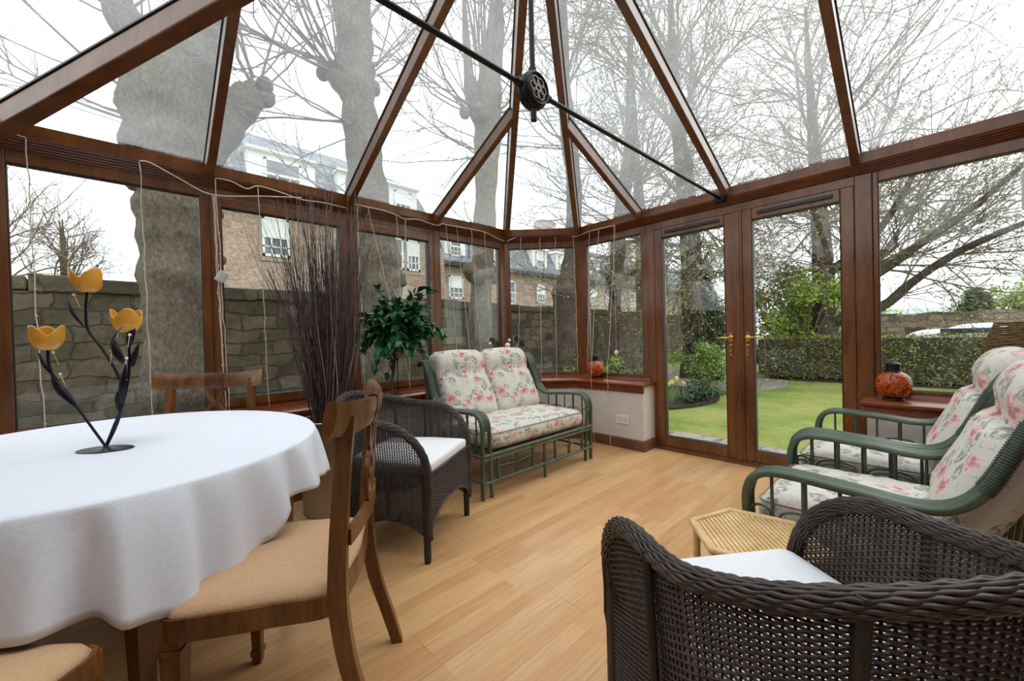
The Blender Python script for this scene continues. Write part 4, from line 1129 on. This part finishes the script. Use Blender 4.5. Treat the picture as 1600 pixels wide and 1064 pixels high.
# tall rubble wall
gw = structure('garden_wall', 'mossy rubble stone wall running behind the trees')
mb = MB(); p0, p1 = Vector((-10, 5.55, 0)), Vector((18, 7.75, 0)); dw = (p1-p0).normalized(); nw = Vector((-dw.y, dw.x, 0)); Lw = (p1-p0).length
Xw = wallmat((p0.x, p0.y), (dw.x, dw.y), (nw.x, nw.y))
rw = random.Random(8)
def wallf(u, v): return Xw @ Vector((Lw*u, .012*sin(u*330+v*9)+.012*sin(u*211-v*23), GZ-.1+v*(1.86-GZ+.0)+(.012*sin(u*160)+.01*sin(u*413) if v > .95 else 0)))
o = None
me = MB(); me.grid(lambda u, v: (Lw*u, .012*sin(u*330+v*9)+.012*sin(u*211-v*23), GZ-.1+v*(1.80-GZ)), 200, 14); me.box((0, .04, GZ-.1), (Lw, .42, 1.69))
o = me.build('wall_face', M['rubble'], gw); o.matrix_local = Xw
me = MB(); x = 0
while x < Lw-.1:
    w_ = rw.uniform(.35, .7); h_ = rw.uniform(.09, .14); me.box((x+.006, -.03+rw.uniform(-.01, .01), 1.70+rw.uniform(-.01, .01)), (min(Lw, x+w_), .44, 1.76+h_*.9)); x += w_
o = me.build('coping', M['rubble'], gw, bevel=.02); o.matrix_local = Xw

# ---- trees
def spline_trunk(mb, pts, sides=16, k=5, seed=0, rough=.06):
    P = catmull([p[:3] for p in pts], k); R = []
    for i in range(len(P)):
        t = i/k; j = min(int(t), len(pts)-2); f = t-j; R.append((pts[j][3]*(1-f)+pts[j+1][3]*f)*(1+rough*sin(i*1.7+seed)+rough*.6*sin(i*.9+seed*2.3)))
    mb.tube(P, R, sides)
    return P, R
def grow(mb, p, d, L, r, lvl, mx, rg, nch, curl=.18, up=.08, leaves=None, lw=.04, droop=0, rmin=.0022):
    n = 5 if lvl < 2 else 4; P = [Vector(p)]; d = Vector(d).normalized()
    for i in range(n):
        d = (d+Vector((rg.gauss(0, curl), rg.gauss(0, curl), rg.gauss(0, curl)+up-droop*(i/n)))).normalized(); P.append(P[-1]+d*L/n)
    e = .45 if lvl < mx else .3
    mb.tube(P, [r*(1-(1-e)*k/n) for k in range(n+1)], 6 if r > .03 else (4 if r > .008 else 3), cap=False)
    if leaves is not None and lvl >= mx-1:
        for k in range(1, n+1):
            if rg.random() < .30:
                leaves.leaf(P[k], (rg.gauss(0, 1), rg.gauss(0, 1), rg.gauss(0, .6)), lw*rg.uniform(.7, 1.3), lw*.55, (rg.gauss(0, 1), rg.gauss(0, 1), 1), .1)
    if lvl < mx:
        for c in range(nch[lvl]):
            t = rg.uniform(.25, 1.0)*n; i = min(int(t), n-1); q_ = P[i].lerp(P[i+1], t-i)
            dd = (P[i+1]-P[i]).normalized(); s_ = dd.orthogonal().normalized(); s_ = Matrix.Rotation(rg.uniform(0, 2*pi), 3, dd) @ s_
            a = radians(rg.uniform(22, 55)); grow(mb, q_, dd*cos(a)+s_*sin(a), L*rg.uniform(.45, .72), max(r*.5, rmin), lvl+1, mx, rg, nch, curl*1.1, up, leaves, lw, droop, rmin)
def knob(mb, c, r, seed):
    rg = random.Random(seed)
    for k in range(6):
        o_ = Vector((rg.gauss(0, .45), rg.gauss(0, .45), rg.gauss(0, .35)))*r; mb.ball(Vector(c)+o_, r*rg.uniform(.45, .75), 10)
def plane_tree(label, base, limbs, shoots, seed, knobs=(), group='pollarded trees along the stone wall', budc=None, barkm='bark'):
    r = thing('pollarded_tree', label, 'tree', (0, 0, 0), 0, group)
    mb = MB()
    for i, l in enumerate(limbs): spline_trunk(mb, l, 18 if i == 0 else 12, 5, seed+i)
    for i, (c, rad) in enumerate(knobs): knob(mb, c, rad, seed*7+i)
    b0 = limbs[0][0]; mb.tube([(b0[0], b0[1], GZ-.1), (b0[0], b0[1], b0[2]*.5+GZ*.5), b0[:3]], [b0[3]*1.28, b0[3]*1.08, b0[3]], 18)
    tr_ = mb.build('trunk', M[barkm], r, smooth=180)
    rg = random.Random(seed); mb = MB(); lv = MB() if budc else None
    for (c, n, L0, L1, bias, rad, spread) in shoots:
        for k in range(n):
            d = Vector(bias)+Vector((rg.gauss(0, spread), rg.gauss(0, spread), rg.gauss(0, spread*.7)))
            grow(mb, Vector(c)+Vector((rg.gauss(0, .06), rg.gauss(0, .06), rg.gauss(0, .06))), d, rg.uniform(L0, L1), rad*rg.uniform(.6, 1.1), 0, 2, rg, (4, 3), .12, .05, lv, .05)
    mb.build('branches', M['shoot'], r)
    if lv and lv.v: lv.build('buds', M[budc], r)
    return r
plane_tree('nearest thick knobbly tree trunk outside the left window behind the dining table', None,
    [[(.34,5.2,.46,.29),(.34,5.2,1.36,.283),(.34,5.2,1.88,.295),(.35,5.2,2.33,.31),(.36,5.2,2.71,.35),(.35,5.2,3.15,.40),(.36,5.2,3.60,.40),(.42,5.2,4.01,.33),(.60,5.22,4.44,.22),(.72,5.25,4.9,.16),(.82,5.3,6.4,.08)],
     [(.32,5.2,3.55,.25),(.14,5.2,4.0,.17),(-.01,5.2,4.29,.135),(-.06,5.2,4.8,.10),(-.1,5.2,6.4,.05)],
     [(.49,5.2,3.10,.27),(.77,5.2,3.49,.206),(.98,5.2,3.81,.17),(1.06,5.2,3.93,.12)]],
    [((1.07,5.2,3.98), 6, 1.2, 2.4, (.4,0,1), .022, .45), ((-.06,5.2,4.5), 6, 1.2, 2.2, (-.9,0,.6), .02, .4), ((.05,5.1,3.3), 3, .8, 1.4, (-1,-.1,.25), .016, .3), ((.1,5.2,4.2), 7, 1.4, 2.6, (-.8,-.2,.5), .018, .5)], 11,
    [((.06,5.1,2.66), .13), ((.12,5.05,2.95), .16), ((1.08,5.2,3.92), .16), ((.62,5.1,2.45), .13), ((.64,5.1,1.98), .10), ((.02,5.15,3.45), .14)])
plane_tree('pale tree trunk outside behind the ficus plant, second along the wall', None,
    [[(2.44,5.2,.5,.30),(2.44,5.2,1.21,.30),(2.44,5.2,1.91,.335),(2.41,5.2,2.42,.31),(2.34,5.2,3.1,.26),(2.30,5.2,3.69,.225),(2.25,5.2,4.26,.22),(2.22,5.2,4.67,.25),(2.24,5.2,5.09,.22),(2.32,5.2,5.6,.14),(2.4,5.2,7.4,.05)],
     [(2.2,5.2,4.95,.16),(2.05,5.2,5.5,.10),(2.0,5.2,7.2,.035)], [(2.2,5.2,4.3,.15),(2.02,5.2,4.45,.14),(1.93,5.2,4.55,.12)]],
    [((1.92,5.2,4.55), 12, 1.6, 3.0, (-1,-.1,.15), .020, .45), ((1.95,5.2,4.6), 6, 1.4, 2.4, (-.5,-.2,.9), .018, .4), ((2.15,5.1,3.9), 5, 1.2, 2.2, (-1,-.2,-.15), .016, .35), ((2.45,5.2,4.8), 9, 1.4, 2.6, (.8,0,.8), .018, .45), ((2.2,5.2,5.2), 10, 1.8, 3.0, (0,0,1.4), .03, .35), ((2.2,5.1,2.9), 3, .9, 1.5, (-1,-.3,0), .014, .3)], 23,
    [((1.93,5.2,4.53), .12), ((2.66,5.15,1.98), .13), ((2.58,5.1,1.55), .10), ((2.45,5.15,4.45), .10)])
plane_tree('grey tree with upright shoots outside, third along the wall behind the sofa', None,
    [[(4.15,5.2,.33,.20),(4.22,5.2,1.4,.19),(4.32,5.2,2.48,.185),(4.42,5.2,3.57,.185),(4.48,5.2,4.45,.22),(4.50,5.2,4.99,.25),(4.6,5.2,5.7,.20),(4.76,5.2,6.55,.14),(4.86,5.2,8.5,.06)],
     [(4.35,5.2,4.8,.16),(4.15,5.2,5.2,.11),(4.05,5.2,6.8,.02)]],
    [((4.25,5.2,4.9), 9, 1.3, 2.6, (-1,0,.25), .018, .45), ((4.45,5.2,5.3), 16, 2.0, 3.6, (0,0,1.5), .028, .35), ((4.35,5.2,4.2), 7, 1.2, 2.2, (-1,-.2,-.1), .015, .4), ((4.6,5.2,5.0), 7, 1.3, 2.4, (1,0,.4), .018, .4), ((4.15,5.1,2.9), 4, .8, 1.4, (-1,-.3,.1), .010, .4)], 37,
    [((4.15,5.15,2.12), .20), ((4.35,5.1,2.2), .18), ((4.2,5.1,4.75), .14)])
plane_tree('darker tree with a swollen burr outside the narrow corner window', None,
    [[(6.46,5.2,.23,.238),(6.51,5.2,1.41,.245),(6.53,5.2,1.98,.30),(6.62,5.2,2.3,.20),(6.75,5.2,2.9,.165),(6.88,5.2,4.14,.16),(6.72,5.2,5.42,.17),(6.61,5.2,6.71,.13),(6.7,5.2,10,.04)]],
    [((6.3,5.15,2.0), 5, .7, 1.3, (-1,-.2,.1), .012, .35), ((6.7,5.2,5.0), 12, 1.6, 3.2, (-.8,-.1,.35), .02, .5), ((6.7,5.2,6.4), 12, 1.8, 3.4, (.2,-.1,1), .022, .55), ((6.8,5.2,3.6), 9, 1.2, 2.4, (.3,-.5,.2), .015, .6)], 41,
    [((6.55,5.1,1.95), .22), ((6.75,5.15,2.1), .16), ((6.5,5.1,1.2), .14)], budc='bud', barkm='barkdark')
plane_tree('slender dark tree outside the window left of the garden doors', None,
    [[(8.84,5.6,0,.163),(8.96,5.6,1.45,.15),(9.06,5.6,2.28,.15),(9.23,5.6,3.46,.19),(9.57,5.6,4.86,.19),(9.97,5.6,6.34,.17),(10.04,5.6,8.1,.11),(10.1,5.6,10.5,.04)],
     [(9.0,5.6,2.0,.10),(8.6,5.5,2.45,.08),(8.1,5.4,2.6,.05)], [(9.1,5.6,2.3,.10),(9.7,5.5,2.7,.08),(10.3,5.4,2.85,.06)]],
    [((8.3,5.4,2.55), 6, .8, 1.6, (-.6,-.2,.5), .012, .5), ((9.9,5.4,2.8), 6, .8, 1.6, (.5,-.3,.4), .012, .5), ((9.4,5.6,4.4), 14, 1.5, 3.0, (-.2,-.3,.6), .02, .7), ((9.9,5.6,6), 12, 2, 3.6, (0,-.1,1), .024, .6)], 53,
    [], budc='bud', barkm='barkdark')

def big_tree(name, label, trunk, shoots, seed, nch=(5, 4, 3), budc=None, lw=.06, mat='shoot', up=.05, mx=3, cat='tree', droop=0, group='bare trees beyond the lawn', barkm='barkdark'):
    r = thing(name, label, cat, (0, 0, 0), 0, group)
    mb = MB()
    for i, l in enumerate(trunk): spline_trunk(mb, l, 12, 4, seed+i, .04)
    mb.build('trunk', M[barkm], r, smooth=180)
    rg = random.Random(seed); mb = MB(); lv = MB() if budc else None
    for (c, n, L0, L1, bias, rad, spread) in shoots:
        for k in range(n):
            d = Vector(bias)+Vector((rg.gauss(0, spread), rg.gauss(0, spread), rg.gauss(0, spread*.7)))
            grow(mb, c, d, rg.uniform(L0, L1), rad*rg.uniform(.6, 1.1), 0, mx, rg, nch, .13, up, lv, lw, droop, .0042)
    mb.build('branches', M[mat], r)
    if lv and lv.v: lv.build('buds', M[budc], r)
    return r
big_tree('bare_tree', 'big bare tree hung with fine twigs, seen through the left garden door',
    [[(11,4.41,GZ-.1,.42),(11,4.41,1.0,.30),(11,4.46,3.1,.27),(11,4.52,4.4,.24),(11,4.73,6.7,.19),(11,4.85,9.2,.10),(11,4.9,12,.03)]],
    [((11,4.45,2.6), 14, 1.0, 2.2, (-.3,-.1,-.3), .02, .8), ((11,4.5,3.4), 16, 1.4, 2.8, (-.2,0,-.1), .025, .8), ((11,4.55,4.6), 18, 2.0, 3.4, (-.1,-.1,.2), .035, .9), ((11,4.7,6.4), 15, 2.5, 4.2, (0,-.1,.8), .045, .8), ((11,4.8,8.5), 8, 2.5, 4.5, (0,0,1), .04, .7)], 61, (6, 5, 3), 'bud', .07, 'shootbrown', .0, 3, droop=.16)
big_tree('bare_tree', 'tall bare tree seen through the right garden door, limbs spreading far right',
    [[(13,1.89,GZ-.1,.34),(13,1.9,1,.26),(13,1.93,2.97,.22),(13,1.98,4.14,.19),(13,2.08,6.3,.12),(13,2.2,9.5,.03)],
     [(13,1.9,1.2,.14),(13,.84,1.57,.11),(13,.3,2.1,.09),(13,-.45,2.7,.075),(13,-1.5,3.2,.05)],
     [(13,1.9,1.7,.14),(13,.78,2.45,.10),(13,.1,3.0,.085),(13,-.6,3.55,.06),(13,-1.6,4.6,.045)],
     [(13,1.95,2.4,.13),(13,1.1,3.1,.09),(13,.55,3.9,.07),(13,.1,4.9,.05)]],
    [((13,.6,1.8), 5, 1.0, 1.8, (0,-1,.15), .02, .35), ((13,-.3,2.6), 6, 1.2, 2.2, (0,-1,.3), .02, .35), ((13,-1.4,3.2), 5, 1.2, 2.2, (0,-1,.3), .02, .4), ((13,.4,2.75), 6, 1.2, 2.2, (0,-.9,.5), .022, .4), ((13,-1.2,4.2), 5, 1.0, 2.0, (0,-.9,.5), .018, .4), ((13,.5,4.0), 6, 1.2, 2.2, (0,-.7,.8), .022, .4), ((13,1.95,2.7), 16, 1.0, 2.2, (-.2,.2,.2), .022, .8), ((13,2,3.8), 18, 1.6, 3.0, (-.2,.2,.3), .028, .8), ((13,2.1,5.6), 15, 2.2, 3.8, (-.1,-.2,.8), .035, .7), ((13,2.2,7.6), 9, 2.4, 4.2, (0,-.3,1), .035, .7)], 71, (5, 4, 3), 'bud', .05, 'shootbrown', .02)
big_tree('bare_tree', 'bushy bare tree filling the right roof panes with fine budding twigs',
    [[(17,1.5,GZ-.1,.3),(17,1.4,3,.24),(17,1.2,6,.05)]],
    [((17,1.3,3.0), 20, 2.2, 4.0, (0,-.7,.25), .04, .7), ((17,1.4,5), 18, 2.0, 3.6, (0,.2,.6), .04, .75)], 83, (5, 4, 3), 'bud', .10, 'shoot', .03)
big_tree('bare_tree', 'wide bare tree behind the left garden door, standing beyond the stone wall',
    [[(16,8.5,GZ-.1,.4),(16,8.5,4,.32),(15.8,8.6,8,.16),(15.8,8.6,11,.04)]],
    [((16,8.5,5), 20, 3.0, 5.5, (-.1,-.2,.5), .055, .8), ((15.9,8.5,7.5), 18, 3.5, 6, (0,-.1,1), .05, .7)], 97, (5, 4, 3), None, .1, 'shoot', .03)
big_tree('bare_tree', 'small bare tree far behind the left end of the stone wall',
    [[(-1.65,20,GZ,.16),(-1.65,20,2.5,.13),(-1.6,20,4,.07),(-1.6,20,5.4,.02)]],
    [((-1.65,20,2.8), 9, 1.4, 2.4, (0,0,.9), .035, .6), ((-1.6,20,3.8), 6, 1.2, 1.9, (0,0,1), .03, .5)], 101, (5, 4, 3), None, .1, 'shootbrown', .04, 3, group='far bare trees')
big_tree('bare_tree', 'bare tree at the far left edge behind the stone wall',
    [[(-3.3,20,GZ,.16),(-3.2,20,3,.12),(-3.1,20,4.5,.07),(-3.1,20,6,.02)]],
    [((-3.2,20,3), 10, 1.8, 3.0, (.5,0,.9), .035, .6), ((-3.1,20,4.3), 6, 1.6, 2.6, (.3,0,1), .03, .5)], 107, (5, 4, 3), None, .1, 'shootbrown', .04, 3, group='far bare trees')
big_tree('bare_tree', 'thin bare tree top between the left strings and the thick trunk',
    [[(.8,20,GZ,.10),(.8,20,2.5,.08),(.8,20,3.8,.04)]],
    [((.8,20,3), 6, 1.0, 1.9, (0,0,.9), .022, .6)], 109, (4, 3, 2), None, .1, 'shootbrown', .04, 3, group='far bare trees')

def leafy(name, label, cat, c, rad, n, lw, mat, seed, stems=6, group=None, twigm='shootbrown', bottom=None):
    r = thing(name, label, cat, (c[0], c[1], GZ), 0, group); rg = random.Random(seed); lf = MB(); st = MB()
    cz = c[2]-GZ
    for k in range(stems):
        a = rg.uniform(0, 2*pi); tip = Vector((rad[0]*.7*cos(a), rad[1]*.7*sin(a), cz+rad[2]*rg.uniform(-.1, .7))); st.tube(catmull([(tip.x*.1, tip.y*.1, 0), (tip.x*.35, tip.y*.35, tip.z*.5), tip], 4), [.03*rad[2]*(1-.08*i) for i in range(9)], 5)
    blobs = [(Vector((rg.gauss(0, .42)*rad[0], rg.gauss(0, .42)*rad[1], cz+rg.gauss(0, .42)*rad[2])), rg.uniform(.25, .5)) for _ in range(26)]
    for i in range(n):
        b, br = blobs[rg.randrange(len(blobs))]; d = Vector((rg.gauss(0, 1), rg.gauss(0, 1), rg.gauss(0, 1))).normalized()*rg.random()**.4
        p = b+Vector((d.x*rad[0], d.y*rad[1], d.z*rad[2]))*br
        if p.z < .02: continue
        lf.leaf(p, (rg.gauss(0, 1), rg.gauss(0, 1), rg.gauss(0, .8)), lw*rg.uniform(.7, 1.4), lw*.62, (rg.gauss(0, .7), rg.gauss(0, .7), 1), .1)
    st.build('stems', M[twigm], r); lf.build('foliage', M[mat], r)
    return r
leafy('lime_shrub', 'bright lime green leafy shrub behind the hedge, through the right garden door', 'shrub', (12.95, 2.30, 1.55), (.85, 1.15, 1.15), 10000, .105, 'lime', 5, 14)
leafy('ivy_column', 'dark ivy column beside the bare tree in the left garden door', 'ivy', (10.6, 3.85, 1.05), (.42, .34, 1.25), 5200, .11, 'ivy', 6, 4)
leafy('garden_bush', 'yellow green rounded bush beyond the daffodils in the left garden door', 'bush', (8.8, 3.30, .42), (.62, .68, .52), 4200, .055, 'bush', 7, 8)
leafy('garden_bush', 'yellow green bush outside the narrow corner window', 'bush', (6.4, 4.45, .20), (.85, .45, .45), 2200, .06, 'bush', 8, 6)
leafy('dark_shrub', 'low grey brown shrub under the slender tree left of the doors', 'bush', (7.9, 4.4, .25), (.6, .4, .5), 900, .05, 'ivy', 9, 14)
leafy('low_plants', 'low green plants along the flower bed near the daffodils', 'plants', (7.3, 2.95, -.03), (.75, .30, .14), 900, .07, 'ivy', 10, 3)
leafy('conifer', 'small dark green conifer above the far stone wall', 'tree', (27, -1.35, 1.9), (.50, .50, 1.0), 4200, .12, 'conifer', 12, 2)
for i, (y, h, lab) in enumerate(((-4.6, 2.0, 'pale spring tree above the far wall at the right edge'), (-2.9, 1.6, 'pale spring bush just right of the conifer'), (3.4, 1.5, 'pale spring bush above the far wall left of the conifer'))):
    leafy('spring_tree', lab, 'tree', (29, y, h), (1.2, 2.0, 1.3), 5000, .17, 'farfoliage', 20+i, 4, 'pale trees beyond the far wall')

hd_ = thing('hedge', 'clipped green hedge across the far side of the lawn', 'hedge', (12.05, 0, GZ))
rg = random.Random(15); lf = MB(); tp = MB(); co = MB()
Hh = 1.06; y0, y1 = -7.0, 3.1
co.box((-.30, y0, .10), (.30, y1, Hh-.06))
for i in range(9000):
    y = rg.uniform(y0, y1); face = rg.random()
    if face < .72:
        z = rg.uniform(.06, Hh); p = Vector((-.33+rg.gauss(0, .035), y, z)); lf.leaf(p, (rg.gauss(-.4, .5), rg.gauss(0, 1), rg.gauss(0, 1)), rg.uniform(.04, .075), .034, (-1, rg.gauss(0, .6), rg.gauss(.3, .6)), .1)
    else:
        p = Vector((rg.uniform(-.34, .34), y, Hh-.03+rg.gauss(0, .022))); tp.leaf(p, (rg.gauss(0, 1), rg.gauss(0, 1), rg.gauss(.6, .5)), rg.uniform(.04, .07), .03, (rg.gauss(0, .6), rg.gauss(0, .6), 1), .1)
co.build('hedge_core', plain('hedge_core_brown', C(66, 62, 42), .9, 0, .5, 9), hd_); lf.build('hedge_leaves', M['hedgeleaf'], hd_); tp.build('hedge_top_leaves', M['hedgetop'], hd_)  # core is a plain dark brown box behind the leaves

rg = random.Random(31)
for i, (x, y, h) in enumerate(((6.72, 3.10, .40), (6.98, 3.02, .36), (7.05, 3.16, .43), (6.85, 3.22, .34))):
    r = thing('daffodil', 'pale yellow daffodil in the flower bed seen through the left garden door', 'flower', (x, y, GZ), rg.uniform(0, 6), 'daffodils in the flower bed')
    mb = MB()
    for k in range(9): a = rg.uniform(0, 2*pi); mb.leaf((.02*cos(a), .02*sin(a), 0), (.25*cos(a), .25*sin(a), 1), h*rg.uniform(.7, .95), .022, (cos(a), sin(a), .2), .1)
    mb.tube([(0, 0, 0), (.01, 0, h)], .005, 5); mb.build('leaves', M['daffleaf'], r)
    mb = MB(); c = Vector((.01, 0, h))
    for k in range(6): a = 2*pi*k/6; mb.leaf(c, (-.3, cos(a), sin(a)), .055, .045, (-1, 0, 0), .05)
    mb.tube([c, c+Vector((-.04, 0, 0))], [.014, .022], 8); mb.build('flower_head', M['daff'], r)

# far boundary: wall, roof, cars
mb = MB(); mb.grid(lambda u, v: (24+.03*sin(u*90+v*7), 6-16*u, GZ+v*(1.62-GZ)+(.03*sin(u*70) if v > .9 else 0)), 90, 6); mb.box((24.06, -10, GZ), (24.5, 6, 1.58))
S1(mb.build('boundary_wall', M['farstone']), 'low rubble stone wall beyond the parked cars')
o = thing('low_shed', 'long low building with pale green roof behind the far wall', 'building', (33, 1.2, GZ))
mb = MB(); mb.box((-1.5, -2.2, 0), (1.5, 2.4, 1.7)); mb.build('walls', M['farstone'], o)
mb = MB(); mb.hexa([(-1.8, -2.5, 1.7), (1.8, -2.5, 1.7), (1.8, 2.6, 1.7), (-1.8, 2.6, 1.7)], [(-.1, -2.0, 2.25), (.1, -2.0, 2.25), (.1, 2.2, 2.25), (-.1, 2.2, 2.25)]); mb.build('roof', M['greenroof'], o)
def car(label, loc, rz, paint):
    r = thing('parked_car', label, 'car', loc, rz, 'parked cars behind the hedge')
    sec = [(-2.1, .35, .55, .78), (-2.0, .72, .86, .84), (-1.3, .90, .92, .86), (-1.0, .98, .95, .86)]
    def body(u, v):
        x = -2.1+4.2*u; zt = .35+.58*min(1, max(0, 1-abs(2*u-1)**6)); w = .86*(1-.25*abs(2*u-1)**4); a = pi*v
        return (x, w*cos(a)*(1 if abs(cos(a)) < 1 else 1), .32+(zt)*max(0, sin(a))**.6)
    mb = MB(); mb.grid(body, 24, 14); mb.build('body', M[paint], r, smooth=180)
    def cab(u, v):
        x = -1.35+2.6*u; h = .55*max(0, 1-abs(2*u-1)**2.6); a = pi*v; return (x, .74*cos(a), .86+h*max(0, sin(a))**.5)
    mb = MB(); mb.grid(cab, 20, 12); mb.build('roof', M[paint], r, smooth=180)
    mb = MB()
    for s in (-1, 1): mb.box((-1.0, s*.70-.02, .93), (.95, s*.70+.02, 1.25))
    mb.build('window', M['carglass'], r, bevel=.05)
    for x in (-1.35, 1.35):
        for s in (-1, 1):
            mb = MB(); mb.lathe([(0, -.1), (.2, -.1), (.32, -.08), (.32, .08), (.2, .1), (0, .1)], 20, (0, 0, 0), Matrix.Translation((x, s*.76, .32)) @ Matrix.Rotation(pi/2, 4, 'X')); mb.build('wheel', M['slot'], r, smooth=40)
    return r
car('silver car behind the hedge, its roof showing through the right window', (20.5, -1.15, GZ-.12), radians(90), 'silver')
car('red car behind the hedge, glimpsed under the lime shrub', (20.5, 3.75, GZ-.18), radians(90), 'redpaint')
car('pale blue car behind the hedge at the left edge of the right window', (17.5, 2.95, GZ-.08), radians(90), 'bluewhite')
mb = MB(); mb.tube([(4.05, -.43, 2.05), (4.05, -.43, 2.24)], .026, 16); mb.tube([(4.05, -.43, 1.83), (4.05, -.43, 2.06)], .034, 16)
tag(mb.build('downpipe', M['box'], smooth=50), 'short pale grey pipe hanging outside the right window at the picture edge', 'pipe')

# ---- stone house beyond the wall
hs = thing('stone_house', 'pink sandstone house with grey slate mansard roof beyond the wall', 'house', (0, 0, 0))
def part(name, m, bevel=0):
    o = MBX.build(name, M[m], hs, bevel=bevel); return o
MBX = MB(); MBX.box((10.2, 16, GZ), (46, 24, 4.6)); part('wall', 'sandstone')
MBX = MB(); MBX.box((1.15, 14, GZ), (8.75, 24, 5.3)); MBX.box((8.75, 15, GZ), (10.2, 24, 4.9)); part('wall', 'sandstone')
MBX = MB(); MBX.hexa([(10.0, 15.75, 4.75), (46, 15.75, 4.75), (46, 24, 4.75), (10.0, 24, 4.75)], [(10.0, 16.9, 7.0), (46, 16.9, 7.0), (46, 24, 7.0), (10.0, 24, 7.0)]); MBX.hexa([(10, 16.9, 7), (46, 16.9, 7), (46, 24, 7), (10, 24, 7)], [(10, 19.8, 8.0), (46, 19.8, 8.0), (46, 21, 8), (10, 21, 8)]); part('roof', 'slate')
MBX = MB(); MBX.hexa([(.95, 13.75, 5.5), (9.0, 13.75, 5.5), (9.0, 24, 5.5), (.95, 24, 5.5)], [(1.5, 14.6, 7.3), (8.4, 14.6, 7.3), (8.4, 23, 7.3), (1.5, 23, 7.3)]); MBX.hexa([(1.5, 14.6, 7.3), (8.4, 14.6, 7.3), (8.4, 23, 7.3), (1.5, 23, 7.3)], [(3.2, 17.0, 8.7), (6.5, 17.0, 8.7), (6.5, 19, 8.7), (3.2, 19, 8.7)]); part('roof', 'slate')
MBX = MB(); MBX.box((10.0, 15.68, 4.55), (46, 15.98, 4.76)); MBX.box((.95, 13.7, 5.25), (9.0, 13.98, 5.5)); part('gutter', 'gutter')
MBX = MB(); MBX.box((12.3, 15.9, 4.6), (12.36, 15.95, 6.0)); part('vent_pipe', 'gutter')
MBX = MB(); MBX.box((22, 19.5, 7.6), (23.4, 20.5, 9.6)); MBX.box((33, 19.5, 7.6), (34.4, 20.5, 9.6)); part('chimney', 'sandstone')
def hwin(xc, y, z0, z1, w, dress=True):
    f = MB(); x0, x1 = xc-w/2, xc+w/2
    if dress:
        d = MB(); d.box((x0-.07, y-.02, z0-.14), (x1+.07, y+.02, z1+.12)); dd = d.build('window_surround', M['dressing'], hs)
    f.box((x0, y-.05, z0), (x0+.07, y, z1)); f.box((x1-.07, y-.05, z0), (x1, y, z1)); f.box((x0, y-.05, z0), (x1, y, z0+.08)); f.box((x0, y-.05, z1-.07), (x1, y, z1)); zm = (z0+z1)/2
    f.box((x0, y-.06, zm-.035), (x1, y, zm+.035))
    for k in (1, 2): xx = x0+(x1-x0)*k/3; f.box((xx-.018, y-.05, z0), (xx+.018, y, zm))
    f.box((x0, y-.05, (z0+zm)/2-.018), (x1, y, (z0+zm)/2+.018))
    o = f.build('window', M['whitepaint'], hs); p = MB(); p.box((x0, y-.03, z0), (x1, y-.02, z1)); p.build('window_pane', M['darkglass'], o)
    if rg.random() < .6: b = MB(); b.box((x0+.05, y-.034, zm+.03), (x1-.05, y-.031, z1-.05)); b.build('blind', M['whitepaint'], o)
for xc, z0, z1, w in ((11.5, 3.0, 4.1, .85), (15.15, 2.85, 4.15, .75), (17.65, 3.0, 4.1, .75), (19.4, 3.0, 4.1, .75), (23.0, 3.1, 4.2, .8), (24.9, 3.1, 4.2, .8), (28.2, 3.1, 4.2, .8), (32, 3.1, 4.2, .8)): hwin(xc, 15.99, z0, z1, w)
for xc, z0, z1, w in ((3.3, 3.75, 4.95, .75), (7.35, 3.75, 4.95, .55), (8.05, 3.75, 4.95, .55), (7.35, 1.2, 2.5, .55)): hwin(xc, 13.99, z0, z1, w)
def dormer(xc, y, z0, z1, w, dep):
    m = MB(); m.box((xc-w/2, y, z0), (xc+w/2, y+dep, z1)); m.hexa([(xc-w/2-.1, y-.12, z1), (xc+w/2+.1, y-.12, z1), (xc+w/2+.1, y+dep, z1), (xc-w/2-.1, y+dep, z1)], [(xc-w/2, y, z1+.14), (xc+w/2, y, z1+.14), (xc+w/2, y+dep, z1+.14), (xc-w/2, y+dep, z1+.14)])
    m.build('dormer', M['whitepaint'], hs); hwin(xc, y-.01, z0+.2, z1-.15, w*.55, False)
for xc in (11.5, 14.3, 17.6, 19.7, 23.2, 26, 29.5): dormer(xc, 15.95, 4.85, 6.15, 1.25, 1.5)
for xc, w in ((3.55, 1.9), (5.9, 1.3), (7.65, 1.25)): dormer(xc, 13.95, 5.6, 6.9, w, 1.5)
wr = thing('overhead_wires', 'thin dark telephone wires crossing the sky at upper left', 'wires', (0, 0, 0))
for z0, z1, y in ((4.7, 5.6, 10), (5.6, 6.4, 10.2), (6.1, 4.4, 10.5)):
    mb = MB(); mb.tube([(-8+34*k/20, y+.3*k/20, z0+(z1-z0)*k/20-.5*sin(pi*k/20)) for k in range(21)], .008, 4); mb.build('wire', M['gutter'], wr)
